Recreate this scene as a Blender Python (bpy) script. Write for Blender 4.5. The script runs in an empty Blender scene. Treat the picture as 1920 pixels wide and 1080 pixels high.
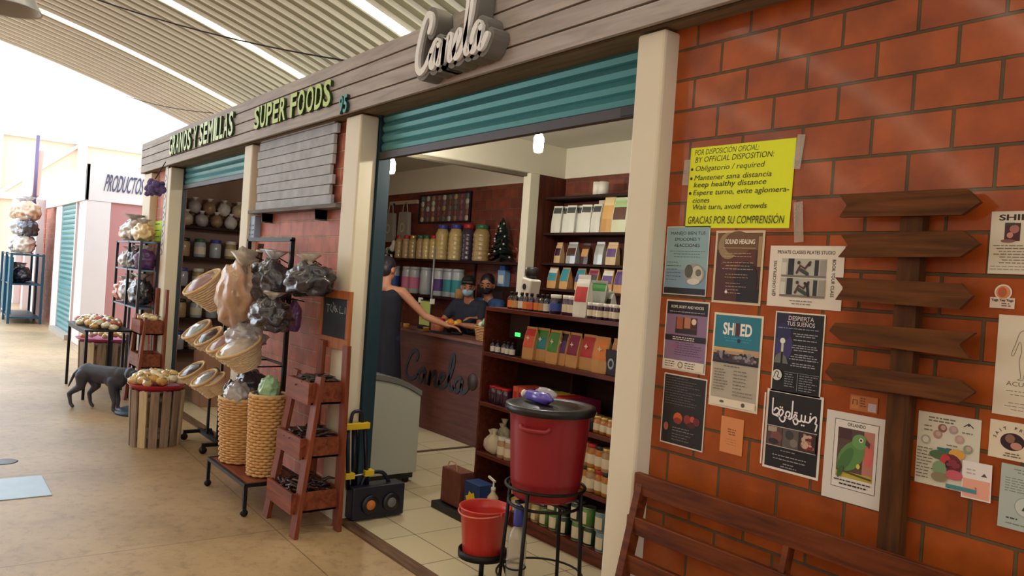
import bpy, bmesh, math, random
from mathutils import Vector, Matrix, noise
SC = bpy.context.scene
COL = SC.collection
RND = random.Random(11)
PI = math.pi

# ------------------------------------------------------------------ camera
F = 1445.0                       # focal length in pixels of the 1920 px frame
CAM = Vector((0.0, -2.32, 1.70))
_yaw, _pit, _rol = 0.9103351, -0.01010324, 0.06901849
_f = Vector((-math.sin(_yaw)*math.cos(_pit), math.cos(_yaw)*math.cos(_pit), math.sin(_pit)))
_r0 = Vector((math.cos(_yaw), math.sin(_yaw), 0)); _u0 = _r0.cross(_f)
_r = _r0*math.cos(_rol) + _u0*math.sin(_rol); _u = -_r0*math.sin(_rol) + _u0*math.cos(_rol)
cd = bpy.data.cameras.new('camera'); cam = bpy.data.objects.new('camera', cd); COL.objects.link(cam)
cd.sensor_width = 36.0; cd.lens = F/1920*36.0; cd.clip_start = 0.05; cd.clip_end = 300
m3 = Matrix((( _r.x, _u.x, -_f.x), (_r.y, _u.y, -_f.y), (_r.z, _u.z, -_f.z)))
cam.matrix_world = Matrix.Translation(CAM) @ m3.to_4x4()
SC.camera = cam

def at(px, py, X=None, Y=None, Z=None):
    """where the sight line through a point of the 1920x1080 photograph meets the plane x=X, y=Y or z=Z"""
    v = _f + _r*((px-960)/F) - _u*((py-540)/F)
    if X is not None: t = (X-CAM.x)/v.x
    elif Y is not None: t = (Y-CAM.y)/v.y
    else: t = (Z-CAM.z)/v.z
    return CAM + v*t

# ------------------------------------------------------------------ world, sun, exposure
w = bpy.data.worlds.new('world'); SC.world = w; w.use_nodes = True
wn = w.node_tree.nodes; wl = w.node_tree.links; wn.clear()
wo = wn.new('ShaderNodeOutputWorld'); bg = wn.new('ShaderNodeBackground')
bg.inputs['Color'].default_value = (0.80, 0.90, 1.0, 1); bg.inputs['Strength'].default_value = 2.8
wl.new(bg.outputs[0], wo.inputs[0])
SC.view_settings.view_transform = 'Standard'
SC.view_settings.look = 'None'
SC.view_settings.exposure = 0.4
SC.view_settings.gamma = 1.0
SC.view_settings.use_curve_mapping = False
SKYLIGHT = 7.0
SKYWARM = (1.0, 0.89, 0.66)

# ------------------------------------------------------------------ materials (all procedural)
MATS = {}
def sc(r, g=None, b=None):
    """sRGB 0-255 (or '#hex') to linear"""
    if isinstance(r, (tuple, list)): r, g, b = r[:3]
    if isinstance(r, str):
        h = r.lstrip('#'); r, g, b = int(h[0:2],16), int(h[2:4],16), int(h[4:6],16)
    def l(c):
        c /= 255.0
        return c/12.92 if c <= 0.04045 else ((c+0.055)/1.055)**2.4
    return (l(r), l(g), l(b), 1)

def _new(name):
    m = bpy.data.materials.new(name); m.use_nodes = True
    nt = m.node_tree
    return m, nt.nodes, nt.links, nt.nodes['Principled BSDF']

def mat(name, col, rough=0.6, metal=0.0, var=0.0, scale=20.0, bump=0.0, coat=0.0, spec=None):
    if name in MATS: return MATS[name]
    m, n, l, p = _new(name)
    c = sc(col) if isinstance(col, str) else sc(*col)
    p.inputs['Base Color'].default_value = c
    p.inputs['Roughness'].default_value = rough
    p.inputs['Metallic'].default_value = metal
    if coat: p.inputs['Coat Weight'].default_value = coat; p.inputs['Coat Roughness'].default_value = 0.12
    if spec is not None: p.inputs['Specular IOR Level'].default_value = spec
    if var or bump:
        tc = n.new('ShaderNodeTexCoord'); nz = n.new('ShaderNodeTexNoise')
        nz.inputs['Scale'].default_value = scale; nz.inputs['Detail'].default_value = 5
        l.new(tc.outputs['Object'], nz.inputs['Vector'])
        if var:
            mx = n.new('ShaderNodeMix'); mx.data_type = 'RGBA'
            mx.inputs[6].default_value = tuple(max(0,x*(1-var)) for x in c[:3])+(1,)
            mx.inputs[7].default_value = tuple(min(1,x*(1+var)) for x in c[:3])+(1,)
            l.new(nz.outputs['Fac'], mx.inputs[0]); l.new(mx.outputs[2], p.inputs['Base Color'])
        if bump:
            b = n.new('ShaderNodeBump'); b.inputs['Strength'].default_value = bump; b.inputs['Distance'].default_value = 0.01
            l.new(nz.outputs['Fac'], b.inputs['Height']); l.new(b.outputs[0], p.inputs['Normal'])
    MATS[name] = m
    return m

def wood(name, c1, c2, axis='X', scale=6.0, rough=0.5, coat=0.0, world=False):
    if name in MATS: return MATS[name]
    m, n, l, p = _new(name)
    tc = n.new('ShaderNodeTexCoord'); mp = n.new('ShaderNodeMapping')
    s = {'X': (0.09, 1, 1), 'Y': (1, 0.09, 1), 'Z': (1, 1, 0.09)}[axis]
    mp.inputs['Scale'].default_value = tuple(v*scale for v in s)
    if world:
        g = n.new('ShaderNodeNewGeometry'); l.new(g.outputs['Position'], mp.inputs['Vector'])
    else: l.new(tc.outputs['Object'], mp.inputs['Vector'])
    nz = n.new('ShaderNodeTexNoise'); nz.inputs['Scale'].default_value = 5; nz.inputs['Detail'].default_value = 8
    nz.inputs['Distortion'].default_value = 0.6
    l.new(mp.outputs[0], nz.inputs['Vector'])
    cr = n.new('ShaderNodeValToRGB')
    cr.color_ramp.elements[0].position = 0.3; cr.color_ramp.elements[0].color = sc(c1)
    cr.color_ramp.elements[1].position = 0.7; cr.color_ramp.elements[1].color = sc(c2)
    l.new(nz.outputs['Fac'], cr.inputs[0]); l.new(cr.outputs[0], p.inputs['Base Color'])
    b = n.new('ShaderNodeBump'); b.inputs['Strength'].default_value = 0.25; b.inputs['Distance'].default_value = 0.004
    l.new(nz.outputs['Fac'], b.inputs['Height']); l.new(b.outputs[0], p.inputs['Normal'])
    p.inputs['Roughness'].default_value = rough; p.inputs['Specular IOR Level'].default_value = 0.25
    if coat: p.inputs['Coat Weight'].default_value = coat; p.inputs['Coat Roughness'].default_value = 0.2
    MATS[name] = m
    return m

def brick(name, c1, c2, mortar, ox=0.1675, oz=0.0475, w=0.245, h=0.1235, ms=0.006, rough=0.35, coat=0.3, plane='xz'):
    if name in MATS: return MATS[name]
    m, n, l, p = _new(name)
    g = n.new('ShaderNodeNewGeometry'); sx = n.new('ShaderNodeSeparateXYZ'); l.new(g.outputs['Position'], sx.inputs[0])
    cb = n.new('ShaderNodeCombineXYZ')
    for i, (ax, o) in enumerate(zip(plane, (ox, oz))):
        a = n.new('ShaderNodeMath'); a.operation = 'ADD'; a.inputs[1].default_value = o
        l.new(sx.outputs['xyz'.index(ax)], a.inputs[0]); l.new(a.outputs[0], cb.inputs[i])
    bt = n.new('ShaderNodeTexBrick')
    bt.inputs['Scale'].default_value = 1.0; bt.inputs['Brick Width'].default_value = w; bt.inputs['Row Height'].default_value = h
    bt.inputs['Mortar Size'].default_value = ms; bt.inputs['Mortar Smooth'].default_value = 0.35; bt.inputs['Bias'].default_value = 0.0
    bt.inputs['Color1'].default_value = sc(c1); bt.inputs['Color2'].default_value = sc(c2); bt.inputs['Mortar'].default_value = sc(mortar)
    l.new(cb.outputs[0], bt.inputs['Vector'])
    nz = n.new('ShaderNodeTexNoise'); nz.inputs['Scale'].default_value = 9; nz.inputs['Detail'].default_value = 6
    l.new(g.outputs['Position'], nz.inputs['Vector'])
    mx = n.new('ShaderNodeMix'); mx.data_type = 'RGBA'; mx.blend_type = 'MULTIPLY'; mx.inputs[0].default_value = 0.55
    l.new(bt.outputs['Color'], mx.inputs[6]); l.new(nz.outputs['Color'], mx.inputs[7])
    cr = n.new('ShaderNodeValToRGB'); cr.color_ramp.elements[0].color = (0.55,0.5,0.5,1); cr.color_ramp.elements[1].color = (1.35,1.3,1.25,1)
    cr.color_ramp.elements[0].position = 0.25; cr.color_ramp.elements[1].position = 0.75
    l.new(nz.outputs['Fac'], cr.inputs[0]); l.new(cr.outputs[0], mx.inputs[7]); mx.inputs[0].default_value = 0.7
    l.new(mx.outputs[2], p.inputs['Base Color'])
    nb = n.new('ShaderNodeTexNoise'); nb.inputs['Scale'].default_value = 14; nb.inputs['Detail'].default_value = 3
    l.new(g.outputs['Position'], nb.inputs['Vector'])
    b1 = n.new('ShaderNodeBump'); b1.inputs['Strength'].default_value = 0.18; b1.inputs['Distance'].default_value = 0.02
    l.new(nb.outputs['Fac'], b1.inputs['Height'])
    b = n.new('ShaderNodeBump'); b.inputs['Strength'].default_value = 1.0; b.inputs['Distance'].default_value = 0.006; b.invert = True
    l.new(bt.outputs['Fac'], b.inputs['Height']); l.new(b1.outputs[0], b.inputs['Normal']); l.new(b.outputs[0], p.inputs['Normal'])
    rr = n.new('ShaderNodeMapRange'); rr.inputs[3].default_value = rough; rr.inputs[4].default_value = 0.9
    l.new(bt.outputs['Fac'], rr.inputs[0]); l.new(rr.outputs[0], p.inputs['Roughness'])
    if coat:
        p.inputs['Coat Weight'].default_value = coat; p.inputs['Coat Roughness'].default_value = 0.09
        p.inputs['Specular IOR Level'].default_value = 0.25
    MATS[name] = m
    return m

def emit(name, col, strength):
    if name in MATS: return MATS[name]
    m, n, l, p = _new(name)
    c = sc(col) if isinstance(col, str) else tuple(col)+(1,)
    p.inputs['Base Color'].default_value = c
    p.inputs['Emission Color'].default_value = c; p.inputs['Emission Strength'].default_value = strength
    MATS[name] = m
    return m

def film(name, col, alpha=0.35, rough=0.12):
    """thin clear plastic or glass: part see-through, part glossy"""
    if name in MATS: return MATS[name]
    m, n, l, p = _new(name)
    p.inputs['Base Color'].default_value = sc(col); p.inputs['Roughness'].default_value = rough
    p.inputs['Specular IOR Level'].default_value = 0.7
    p.inputs['Alpha'].default_value = alpha
    MATS[name] = m
    return m

# ------------------------------------------------------------------ mesh building
def catmull(P, k=6, closed=False):
    P = [Vector(p) for p in P]; out = []
    n = len(P)
    for i in range(n if closed else n-1):
        a, b, c, d = (P[(i-1) % n], P[i], P[(i+1) % n], P[(i+2) % n]) if closed else (P[max(i-1,0)], P[i], P[i+1], P[min(i+2,n-1)])
        for j in range(k):
            t = j/k
            out.append(0.5*((2*b)+(c-a)*t+(2*a-5*b+4*c-d)*t*t+(3*b-a-3*c+d)*t**3))
    if not closed: out.append(P[-1])
    return out

class MB:
    def __init__(s): s.v = []; s.f = []; s.m = []; s.s = []
    def add(s, V, Fc, m=0, smooth=False, M=None):
        o = len(s.v)
        for p in V:
            p = Vector(p)
            s.v.append(M @ p if M is not None else p)
        for f in Fc:
            s.f.append([i+o for i in f]); s.m.append(m); s.s.append(smooth)
        return s
    def bx(s, x0, x1, y0, y1, z0, z1, m=0, M=None):
        V = [(x0,y0,z0),(x1,y0,z0),(x1,y1,z0),(x0,y1,z0),(x0,y0,z1),(x1,y0,z1),(x1,y1,z1),(x0,y1,z1)]
        return s.add(V, [(0,3,2,1),(4,5,6,7),(0,1,5,4),(1,2,6,5),(2,3,7,6),(3,0,4,7)], m, False, M)
    def beam(s, a, b, wx, wy, m=0, up=(0,0,1)):
        """square bar from a to b, wx wide and wy thick"""
        a = Vector(a); b = Vector(b); d = (b-a); L = d.length; d.normalize()
        u = Vector(up)
        if abs(d.dot(u)) > 0.95: u = Vector((0,1,0))
        x = d.cross(u).normalized(); y = x.cross(d).normalized()
        M = Matrix(((x.x,y.x,d.x,a.x),(x.y,y.y,d.y,a.y),(x.z,y.z,d.z,a.z),(0,0,0,1)))
        return s.bx(-wx/2, wx/2, -wy/2, wy/2, 0, L, m, M)
    def lathe(s, prof, n=24, m=0, c=(0,0,0), smooth=True, sx=1, sy=1, M=None, wob=None):
        V = []; k = len(prof)
        for i in range(n):
            t = 2*PI*i/n
            for j, (r, z) in enumerate(prof):
                q = r*(wob(t, j, z) if wob else 1)
                V.append((c[0]+q*math.cos(t)*sx, c[1]+q*math.sin(t)*sy, c[2]+z))
        Fc = []
        for i in range(n):
            a = i*k; b = ((i+1) % n)*k
            for j in range(k-1): Fc.append((a+j, b+j, b+j+1, a+j+1))
        if prof[0][0] > 1e-6: Fc.append([i*k for i in range(n)][::-1])
        if prof[-1][0] > 1e-6: Fc.append([i*k+k-1 for i in range(n)])
        return s.add(V, Fc, m, smooth, M)
    def cyl(s, a, b, r, r2=None, n=12, m=0, smooth=True):
        return s.tube([a, b], [r, r if r2 is None else r2], n, m, smooth)
    def tube(s, P, r, n=8, m=0, smooth=True, closed=False):
        P = [Vector(p) for p in P]; k = len(P)
        rr = r if isinstance(r, (list, tuple)) else [r]*k
        V = []; prev = None
        for i in range(k):
            if closed: d = P[(i+1) % k]-P[i-1]
            else: d = P[min(i+1,k-1)]-P[max(i-1,0)]
            if d.length < 1e-9: d = Vector((0,0,1))
            d.normalize()
            if prev is None:
                u = Vector((0,0,1)) if abs(d.z) < 0.9 else Vector((1,0,0))
                x = d.cross(u).normalized()
            else:
                x = prev - d*prev.dot(d)
                x = x.normalized() if x.length > 1e-6 else d.orthogonal().normalized()
            prev = x; y = d.cross(x)
            for j in range(n):
                t = 2*PI*j/n
                V.append(P[i] + (x*math.cos(t)+y*math.sin(t))*rr[i])
        Fc = []
        for i in range(k if closed else k-1):
            a = i*n; b = ((i+1) % k)*n
            for j in range(n): Fc.append((a+j, a+(j+1) % n, b+(j+1) % n, b+j))
        if not closed:
            Fc.append(list(range(n))[::-1]); Fc.append([(k-1)*n+j for j in range(n)])
        return s.add(V, Fc, m, smooth)
    def prism(s, poly, y0, y1, m=0, ms=None, M=None):
        """polygon in the xz plane, counter-clockwise seen from -y, extruded from y0 (front) to y1"""
        k = len(poly)
        V = [(p[0], y0, p[1]) for p in poly] + [(p[0], y1, p[1]) for p in poly]
        s.add(V, [list(range(k)), list(range(k, 2*k))[::-1]], m, False, M)
        return s.add(V, [(i, k+i, k+(i+1) % k, (i+1) % k) for i in range(k)], m if ms is None else ms, False, M)
    def rect(s, x0, x1, z0, z1, y, m=0):
        return s.add([(x0,y,z0),(x1,y,z0),(x1,y,z1),(x0,y,z1)], [(0,1,2,3)], m)
    def disc(s, cx, cz, r, y, m=0, n=20, rz=None):
        rz = rz or r
        return s.add([(cx+r*math.cos(2*PI*i/n), y, cz+rz*math.sin(2*PI*i/n)) for i in range(n)], [list(range(n))], m)
    def poly(s, pts, y, m=0):
        return s.add([(p[0], y, p[1]) for p in pts], [list(range(len(pts)))], m)
    def ribbon(s, P, w, y0, y1, m=0, ms=None):
        """a flat stroke along 2D points P (x,z) with round ends, front at y0, back at y1"""
        P = [Vector((p[0], p[1])) for p in P]; Lf = []; Rt = []
        ws = w if isinstance(w, (list, tuple)) else [w]*len(P)
        for i in range(len(P)):
            d = P[min(i+1,len(P)-1)]-P[max(i-1,0)]
            d = d.normalized() if d.length > 1e-9 else Vector((1,0))
            nrm = Vector((-d.y, d.x))
            Lf.append(P[i]+nrm*ws[i]/2); Rt.append(P[i]-nrm*ws[i]/2)
        k = len(P)
        V = [(p.x, y0, p.y) for p in Lf]+[(p.x, y0, p.y) for p in Rt]+[(p.x, y1, p.y) for p in Lf]+[(p.x, y1, p.y) for p in Rt]
        Fr = [(k+i, k+i+1, i+1, i) for i in range(k-1)]
        if abs(y1-y0) < 1e-7:
            s.add(V[:2*k], Fr, m)
        else:
            s.add(V, Fr, m)
            q = m if ms is None else ms
            s.add(V, [(i, i+1, 2*k+i+1, 2*k+i) for i in range(k-1)] + [(k+i+1, k+i, 3*k+i, 3*k+i+1) for i in range(k-1)] +
                  [(2*k+i, 2*k+i+1, 3*k+i+1, 3*k+i) for i in range(k-1)], q)
        for e in (0, k-1):
            n = 10; r = ws[e]/2
            pl = [(P[e].x+r*math.cos(2*PI*i/n), P[e].y+r*math.sin(2*PI*i/n)) for i in range(n)]
            if abs(y1-y0) < 1e-7: s.poly(pl, y0-0.00004, m)
            else: s.prism(pl, y0-0.0002, y1, m, ms)
        return s
    def ball(s, c, r, m=0, n=2, amp=0.0, fr=3.0, seed=0, M=None, squash=None):
        """rounded lump; r = (rx,ry,rz), amp = crumple"""
        key = n
        if key not in _ICO:
            bm = bmesh.new(); bmesh.ops.create_icosphere(bm, subdivisions=n, radius=1)
            _ICO[key] = ([v.co.copy() for v in bm.verts], [[v.index for v in f.verts] for f in bm.faces]); bm.free()
        V, Fc = _ICO[key]
        r = (r, r, r) if not isinstance(r, (tuple, list)) else r
        out = []
        for p in V:
            q = 1.0
            if amp: q += amp*noise.noise(p*fr+Vector((seed*7.3, seed*3.1, seed)))
            z = p.z*q*r[2]
            if squash is not None and z < -squash*r[2]: z = -squash*r[2]
            out.append(Vector((c[0]+p.x*q*r[0], c[1]+p.y*q*r[1], c[2]+z)))
        return s.add(out, Fc, m, True, M)
    def text(s, txt, x, z, h, y, m=0, width=None, align='L', depth=0.0, bold=0.0, shear=0.0, ms=None, rot=0.0):
        """lettering in the xz plane facing -y; h = capital height; width squeezes the line to that width"""
        V, Fc = glyphs(txt, bold)
        if not V: return s
        x0 = min(p[0] for p in V); x1 = max(p[0] for p in V)
        k = h/0.69; kx = k if width is None else width/max(1e-6, x1-x0)
        wd = (x1-x0)*kx
        off = {'L': 0, 'C': -wd/2, 'R': -wd}[align]
        cr, sr = math.cos(rot), math.sin(rot)
        def T(p):
            a = (p[0]-x0)*kx+off+shear*p[1]*k; b = p[1]*k
            return (x+a*cr-b*sr, z+a*sr+b*cr)
        P = [T(p) for p in V]
        s.add([(p[0], y, p[1]) for p in P], Fc, m)
        if depth:
            n = len(P); q = m if ms is None else ms
            cnt = {}
            for f in Fc:
                for i in range(len(f)):
                    cnt[(f[i], f[(i+1) % len(f)])] = 1
            side = [(a, n+a, n+b, b) for (a, b) in cnt if (b, a) not in cnt]
            s.add([(p[0], y, p[1]) for p in P]+[(p[0], y+depth, p[1]) for p in P], side, q)
        return s
    def mesh(s, name, mats):
        me = bpy.data.meshes.new(name)
        me.from_pydata([tuple(p) for p in s.v], [], s.f)
        for mm in mats: me.materials.append(mm)
        me.polygons.foreach_set('material_index', s.m)
        me.polygons.foreach_set('use_smooth', s.s)
        me.update()
        return me
_ICO = {}
_GL = {}
def glyphs(txt, bold=0.0):
    key = (txt, bold)
    if key not in _GL:
        cu = bpy.data.curves.new('t', 'FONT'); cu.body = txt; cu.size = 1.0; cu.resolution_u = 3; cu.offset = bold
        ob = bpy.data.objects.new('t', cu); COL.objects.link(ob)
        dg = bpy.context.evaluated_depsgraph_get(); dg.update()
        me = ob.evaluated_get(dg).to_mesh()
        V = [(v.co.x, v.co.y) for v in me.vertices]; Fc = [list(p.vertices) for p in me.polygons]
        if Fc:
            a = me.polygons[0].normal.z
            if a < 0: Fc = [f[::-1] for f in Fc]
        # weld the doubled outline points so the sides can be found
        seen = {}; mp = []; W = []
        for p in V:
            kk = (round(p[0], 5), round(p[1], 5))
            if kk not in seen: seen[kk] = len(W); W.append(p)
            mp.append(seen[kk])
        F2 = []
        for f in Fc:
            g = []
            for i in f:
                if not g or mp[i] != g[-1]: g.append(mp[i])
            if len(set(g)) >= 3: F2.append(g)
        ob.evaluated_get(dg).to_mesh_clear()
        bpy.data.objects.remove(ob); bpy.data.curves.remove(cu)
        _GL[key] = (W, F2)
    return _GL[key]

def obj(name, mb, mats, parent=None, loc=None, rot=None, bevel=0.0, label=None, cat=None, group=None, kind=None, remesh=0.0, smooth=0, recalc=False):
    if not isinstance(mats, (list, tuple)): mats = [mats]
    me = mb.mesh(name, mats) if isinstance(mb, MB) else mb
    if recalc:
        bm = bmesh.new(); bm.from_mesh(me); bmesh.ops.recalc_face_normals(bm, faces=bm.faces); bm.to_mesh(me); bm.free()
    o = bpy.data.objects.new(name, me); COL.objects.link(o)
    if parent is not None: o.parent = parent
    if loc is not None: o.location = loc
    if rot is not None: o.rotation_euler = rot
    if bevel:
        b = o.modifiers.new('bevel', 'BEVEL'); b.width = bevel; b.segments = 2; b.limit_method = 'ANGLE'; b.angle_limit = math.radians(50)
    if remesh:
        r = o.modifiers.new('remesh', 'REMESH'); r.mode = 'VOXEL'; r.voxel_size = remesh; r.use_smooth_shade = True
    if smooth:
        q = o.modifiers.new('smooth', 'SMOOTH'); q.factor = 0.5; q.iterations = smooth
    tag(o, label, cat, group, kind)
    return o
def tag(o, label=None, cat=None, group=None, kind=None):
    if label: o['label'] = label
    if cat: o['category'] = cat
    if group: o['group'] = group
    if kind: o['kind'] = kind
    return o
def thing(name, label, cat, loc=(0,0,0), rz=0.0, group=None, kind=None):
    o = bpy.data.objects.new(name, None); COL.objects.link(o); o.empty_display_size = 0.05
    o.location = loc; o.rotation_euler = (0, 0, rz)
    return tag(o, label, cat, group, kind)
def struct(name, mb, mats, parent=None, bevel=0.0, label=None):
    return obj(name, mb, mats, parent, bevel=bevel, label=label, kind=None if parent else 'structure')
def copy_tree(o, parent=None):
    c = o.copy(); COL.objects.link(c)
    if parent is not None: c.parent = parent
    for ch in list(o.children): copy_tree(ch, c)
    return c
PROTO = {}
def place(key, build, label, cat, loc, rz=0.0, group=None, scale=None):
    """first use builds the thing, later uses copy it and its parts"""
    if key not in PROTO:
        t = build(); PROTO[key] = t; t['label'] = label; t['category'] = cat
    else:
        t = copy_tree(PROTO[key]); t['label'] = label; t['category'] = cat
    t.location = loc; t.rotation_euler = (0, 0, rz)
    t.scale = scale if scale else (1, 1, 1)
    if 'group' in t: del t['group']
    if group: t['group'] = group
    return t
ORD = ['first','second','third','fourth','fifth','sixth','seventh','eighth','ninth','tenth','eleventh','twelfth','thirteenth','fourteenth','fifteenth','sixteenth']
# ================================================================== the setting
M_conc = None
def concrete():
    m, n, l, p = _new('walkway concrete')
    g = n.new('ShaderNodeNewGeometry')
    a = n.new('ShaderNodeTexNoise'); a.inputs['Scale'].default_value = 0.8; a.inputs['Detail'].default_value = 8; a.inputs['Roughness'].default_value = 0.65
    l.new(g.outputs['Position'], a.inputs['Vector'])
    cr = n.new('ShaderNodeValToRGB')
    cr.color_ramp.elements[0].position = 0.3; cr.color_ramp.elements[0].color = sc(152,126,92)
    cr.color_ramp.elements[1].position = 0.72; cr.color_ramp.elements[1].color = sc(202,172,130)
    l.new(a.outputs['Fac'], cr.inputs[0])
    b = n.new('ShaderNodeTexNoise'); b.inputs['Scale'].default_value = 11; b.inputs['Detail'].default_value = 7; b.inputs['Roughness'].default_value = 0.8
    l.new(g.outputs['Position'], b.inputs['Vector'])
    c2 = n.new('ShaderNodeValToRGB')
    c2.color_ramp.elements[0].position = 0.33; c2.color_ramp.elements[0].color = (0.55,0.53,0.5,1)
    c2.color_ramp.elements[1].position = 0.5; c2.color_ramp.elements[1].color = (1,1,1,1)
    l.new(b.outputs['Fac'], c2.inputs[0])
    mx = n.new('ShaderNodeMix'); mx.data_type = 'RGBA'; mx.blend_type = 'MULTIPLY'; mx.inputs[0].default_value = 0.75
    l.new(cr.outputs[0], mx.inputs[6]); l.new(c2.outputs[0], mx.inputs[7])
    # cast slab joints
    mp = n.new('ShaderNodeMapping'); mp.inputs['Location'].default_value = (0.93, 0.55, 0); mp.inputs['Rotation'].default_value = (0, 0, 0.03)
    l.new(g.outputs['Position'], mp.inputs['Vector'])
    bt = n.new('ShaderNodeTexBrick'); bt.offset = 0.0
    bt.inputs['Scale'].default_value = 1; bt.inputs['Brick Width'].default_value = 1.9; bt.inputs['Row Height'].default_value = 1.75; bt.inputs['Mortar Size'].default_value = 0.004
    bt.inputs['Color1'].default_value = (1,1,1,1); bt.inputs['Color2'].default_value = (0.93,0.93,0.93,1); bt.inputs['Mortar'].default_value = (0.35,0.3,0.27,1)
    l.new(mp.outputs[0], bt.inputs['Vector'])
    m2 = n.new('ShaderNodeMix'); m2.data_type = 'RGBA'; m2.blend_type = 'MULTIPLY'; m2.inputs[0].default_value = 0.8
    l.new(mx.outputs[2], m2.inputs[6]); l.new(bt.outputs['Color'], m2.inputs[7]); l.new(m2.outputs[2], p.inputs['Base Color'])
    bp = n.new('ShaderNodeBump'); bp.inputs['Strength'].default_value = 0.2; bp.inputs['Distance'].default_value = 0.01
    l.new(b.outputs['Fac'], bp.inputs['Height']); l.new(bp.outputs[0], p.inputs['Normal'])
    p.inputs['Roughness'].default_value = 0.42
    return m
def tiles():
    m, n, l, p = _new('shop floor tile')
    g = n.new('ShaderNodeNewGeometry')
    mp = n.new('ShaderNodeMapping'); mp.inputs['Location'].default_value = (0.04, 0.13, 0)
    l.new(g.outputs['Position'], mp.inputs['Vector'])
    bt = n.new('ShaderNodeTexBrick'); bt.offset = 0.0
    bt.inputs['Scale'].default_value = 1; bt.inputs['Brick Width'].default_value = 0.47; bt.inputs['Row Height'].default_value = 0.47; bt.inputs['Mortar Size'].default_value = 0.004
    bt.inputs['Color1'].default_value = sc(214,200,168); bt.inputs['Color2'].default_value = sc(204,190,158); bt.inputs['Mortar'].default_value = sc(120,104,84)
    l.new(mp.outputs[0], bt.inputs['Vector']); l.new(bt.outputs['Color'], p.inputs['Base Color'])
    p.inputs['Roughness'].default_value = 0.3
    return m
M_paint = mat('cream paint', (226,216,190), 0.55, var=0.05, scale=6, bump=0.05)
M_wall_white = mat('off white wall', (214,210,192), 0.7, var=0.03, scale=3)
M_ceil = mat('shop ceiling white', (196,194,180), 0.8, var=0.03, scale=3)
M_brick = brick('glazed red brick', (172,86,30), (148,68,22), (92,78,52), coat=0.35)
M_brick2 = brick('matte red brick', (200,122,100), (180,102,82), (200,172,150), rough=0.6, coat=0.0, ox=0.05)
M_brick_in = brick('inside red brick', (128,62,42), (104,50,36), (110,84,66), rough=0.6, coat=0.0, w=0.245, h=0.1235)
M_brickS = brick('side red brick', (172,90,70), (150,76,60), (150,120,104), rough=0.7, coat=0.0, plane='yz')
M_fascia = wood('weathered fascia wood', '#9a918c', '#bab1aa', 'X', 5, 0.6, world=True)
M_dark = mat('joint shadow batten', (30,24,22), 0.9)

struct('floor', MB().bx(-60, 8, -14, 0, -0.2, 0).bx(-60, -10.95, 0, 16, -0.2, 0), concrete())
struct('floor_shop', MB().bx(-10.9, -2.0, 0.095, 3.4, -0.2, 0.004), tiles())
struct('trim_threshold', MB().bx(-4.74, -2.24, 0.0, 0.095, -0.05, 0.014), wood('threshold wood', '#4a3326', '#7a5c42', 'X', 8, 0.6), bevel=0.004)
struct('trim_sill', MB().bx(-9.6, -7.06, 0.0, 0.095, -0.05, 0.014), MATS['threshold wood'])
struct('trim_floorstrip', MB().bx(-6.31, -6.25, 0.6, 3.2, 0.0, 0.008), mat('dark floor strip', (84,66,52), 0.5))

# front walls of brick
struct('wall_right', MB().bx(-2.15, 4.5, 0.08, 0.26, 0, 2.9), M_brick)
struct('wall_front', MB().bx(-6.9, -4.9, 0.08, 0.24, 0, 2.9).bx(-10.9, -9.8, 0.08, 0.24, 0, 2.9), M_brick2)
struct('wall_opposite', MB().bx(-12.5, 9, -9.6, -9.3, 0, 3.1), M_brick2)  # unseen wall added to block low sky light from behind the camera
struct('wall_far_right', MB().bx(9, 9.3, -9.6, 0.3, 0, 3.1), M_brickS)
# pillars
def pillar(x0, x1, d, lab):
    struct('pillar', MB().bx(x0, x1, -0.005, d, -0.02, 2.745), M_paint, bevel=0.012, label=lab)
pillar(-2.25, -2.10, 0.2, 'cream pillar right of the wide shop opening')
pillar(-4.98, -4.75, 0.132, 'cream pillar left of the wide shop opening')
pillar(-7.06, -6.86, 0.17, 'cream pillar between the boarded sign and the narrow shutter')
pillar(-9.86, -9.60, 0.17, 'cream pillar left of the narrow shutter')
pillar(-10.95, -10.55, 0.17, 'pale corner pillar at the far end of the shop front')
# lintel behind the fascia, shop walls, ceiling
struct('wall_lintel', MB().bx(-10.95, 4.5, 0.24, 0.36, 2.765, 3.2).bx(-10.95, 4.5, 0.0, 0.24, 2.8, 3.1), M_wall_white)
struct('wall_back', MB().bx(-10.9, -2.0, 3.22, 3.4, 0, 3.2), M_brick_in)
struct('wall_left', MB().bx(-10.95, -10.8, 0.2, 3.4, 0, 3.2), mat('left wall paint', (150,120,104), 0.8))
struct('wall_inside_right', MB().bx(-2.15, -2.0, 0.26, 3.4, 0, 3.2), M_wall_white)
struct('ceiling', MB().bx(-10.95, -2.0, 0.3, 3.4, 3.16, 3.26), M_ceil)
struct('trim_1', MB().bx(-10.8, -2.15, 3.195, 3.23, 2.834, 3.17), M_wall_white)
struct('trim_2', MB().bx(-6.45, -6.30, 0.36, 3.2, 2.834, 3.17), M_wall_white)
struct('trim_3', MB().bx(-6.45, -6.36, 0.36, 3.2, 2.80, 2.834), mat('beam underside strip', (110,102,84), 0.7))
struct('trim_4', MB().bx(-6.42, -6.30, 2.72, 2.845, 0, 2.834), M_wall_white, bevel=0.006)
struct('wall_partition', MB().bx(-6.40, -6.30, 2.845, 3.2, 0, 2.834), wood('partition wood', '#3c1c14', '#5e2e20', 'Z', 5, 0.5))

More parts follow.
